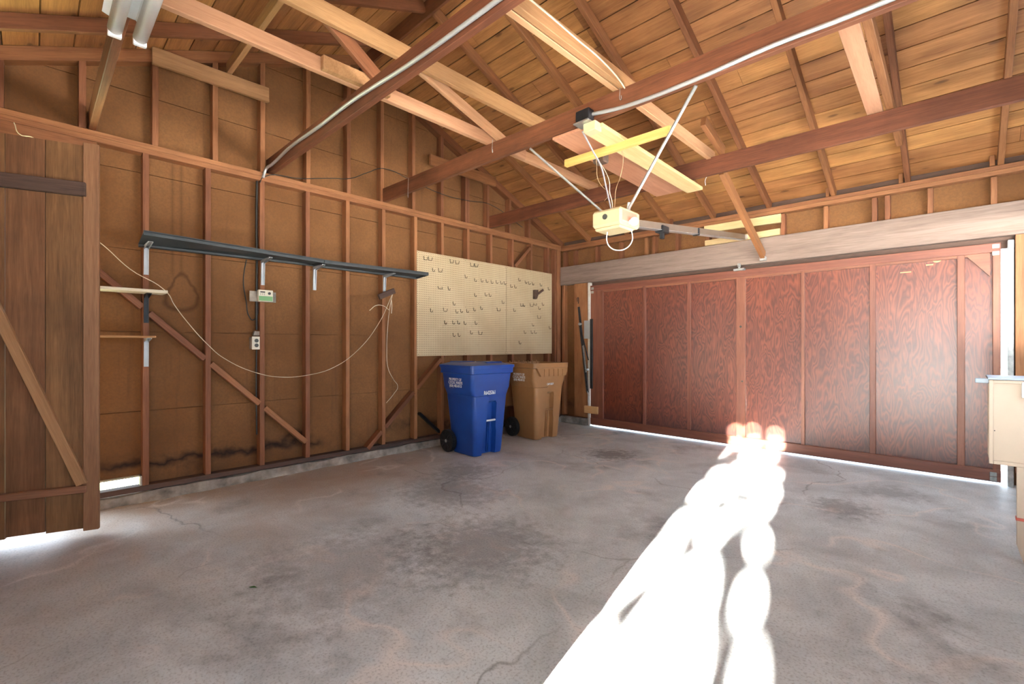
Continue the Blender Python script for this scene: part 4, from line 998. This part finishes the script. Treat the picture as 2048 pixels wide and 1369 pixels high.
# openings in the crown, found from the light patches they throw on the slab
gaps = [(1305,1369,.105),(1322,1300,.105),(1342,1245,.095),(1368,1200,.07),(1392,1172,.04),
 (1120,1275,.026),(1155,1240,.03),(1190,1210,.03),(1225,1180,.03),(1258,1150,.03),(1286,1120,.028),(1302,1088,.022),(1150,1335,.026),(1322,1112,.026),(1365,1050,0.0306),
 (1502,1195,0.0190),(1500,1350,0.0130),(1509,1088,0.0289),(1432,1055,0.0374),(1475,1026,0.0273),(1522,1010,0.0236),(1416,1000,0.0211),(1460,976,0.0273),(1500,966,0.0273),(1537,985,0.0211),
 (1400,983,0.0149),(1438,950,0.0211),(1480,938,0.0310),(1518,943,0.0248),(1546,950,0.0186),(1458,921,0.0186),(1500,909,0.0310),(1538,914,0.0248),(1445,904,0.0136),(1475,889,0.0198),(1510,884,0.0248),(1550,889,0.0211),
 (1470,864,0.0112),(1505,860,0.0112),(1550,870,0.0161),(1690,905,0.0074),(1735,898,0.0074)]
gaps = [(*beam_st(floor_at(px, py)), r) for px, py, r in gaps]
for y in (-4.9, -5.4, -5.9, -6.4): gaps.append((*beam_st((2.81 + .2125 * -y + .0, y, 0)), .10))
def in_gap(q, t):
    return any((q - a) ** 2 + (t - b_) ** 2 < r * r for a, b_, r in gaps)
cell = .026
for i in range(-34, 36):
    for j in range(0, 100):
        q, t = i * cell + rng.uniform(-.006, .006), j * cell - 1.9 + rng.uniform(-.006, .006)
        if any((q - a) ** 2 + (t - b_) ** 2 < (r + .016) ** 2 for a, b_, r in gaps): continue
        for k in range(2): leaf_quad(org + sx_ * q + su_ * t + sd * rng.uniform(-.3, .3), .034)
for k in range(9000):
    q, t = rng.uniform(-3.2, 5.2), rng.uniform(-2.0, 3.4)
    if -.85 < q < .88 and t < .65: continue
    leaf_quad(org + sx_ * q + su_ * t + sd * rng.uniform(-1.2, 1.2), rng.uniform(.10, .16))
for k in range(9000):  # extra leaves added to keep direct sun out of the unseen side window
    q, t = rng.uniform(.9, 3.8), rng.uniform(-1.6, 3.2)
    leaf_quad(org + sx_ * q + su_ * t + sd * rng.uniform(-1.2, 1.2), rng.uniform(.10, .16))
tree = empty('garden_tree', (org.x, org.y, -.05), 0, 'leafy tree outside behind the garage, shading the open door', 'tree')
fo = link_mesh('foliage', bm, M['leaf'], tree); fo['kind'] = 'stuff'
bm = bmesh.new(); base = Vector((org.x + 1.6, org.y, -.05)); cyl(bm, base, base + Vector((-.2, 0, 4.2)), .16, .09, 12)
cyl(bm, base + Vector((-.12, 0, 2.6)), org + sx_ * -.5 + su_ * .3, .06, .02, 8); cyl(bm, base + Vector((-.16, 0, 3.4)), org + sx_ * .3 + su_ * 1.7, .06, .02, 8)
link_mesh('trunk', bm, M['bark'], tree)

# ------------------------------------------------------------------ light
sl = bpy.data.lights.new('sun', 'SUN'); sl.energy = 330; sl.angle = math.radians(.53); sl.color = (1.0, .96, .90)
so = bpy.data.objects.new('sun', sl); COL.objects.link(so)
so.rotation_euler = (-sd).to_track_quat('Z', 'Y').to_euler()
w = bpy.data.worlds.new('sky'); S.world = w; w.use_nodes = True
bg = w.node_tree.nodes['Background']; bg.inputs[0].default_value = (.72, .85, 1.0, 1); bg.inputs[1].default_value = 3.3

# ------------------------------------------------------------------ curves and lettering become plain meshes
bpy.context.view_layer.update()
dg = bpy.context.evaluated_depsgraph_get(); cache = {}
for o in [o for o in COL.objects if o.type in ('CURVE', 'FONT')]:
    if o.data.name not in cache:
        me = bpy.data.meshes.new_from_object(o.evaluated_get(dg), depsgraph=dg)
        if o.type == 'CURVE':
            for p in me.polygons: p.use_smooth = True
        cache[o.data.name] = me
    nm = o.name; o.name = 'old_curve'
    n = bpy.data.objects.new(nm, cache[o.data.name]); COL.objects.link(n)
    n.parent = o.parent; n.matrix_parent_inverse = o.matrix_parent_inverse.copy(); n.matrix_basis = o.matrix_basis.copy()
    for k in ('label', 'category', 'group', 'kind'):
        if k in o.keys(): n[k] = o[k]
    for ch in [c for c in COL.objects if c.parent == o]:
        inv = ch.matrix_parent_inverse.copy(); ch.parent = n; ch.matrix_parent_inverse = inv
    bpy.data.objects.remove(o)
# ------------------------------------------------------------------ camera
cam = bpy.data.cameras.new('camera'); co = bpy.data.objects.new('camera', cam); COL.objects.link(co)
cam.sensor_fit = 'HORIZONTAL'; cam.sensor_width = 36.0; cam.lens = 36.0 * FPX / 2048
cam.shift_y = (690.5 - 684.5) / 2048
cam.clip_start = .02
co.location = (CAMX, CAMY, CAMZ); co.rotation_euler = (PI / 2, 0, YAW)
S.camera = co
S.view_settings.view_transform = 'Standard'; S.view_settings.look = 'None'; S.view_settings.gamma = 1
S.view_settings.use_curve_mapping = False; S.view_settings.exposure = 1.72
S.cycles.max_bounces = 10; S.cycles.diffuse_bounces = 8; S.cycles.sample_clamp_indirect = 0
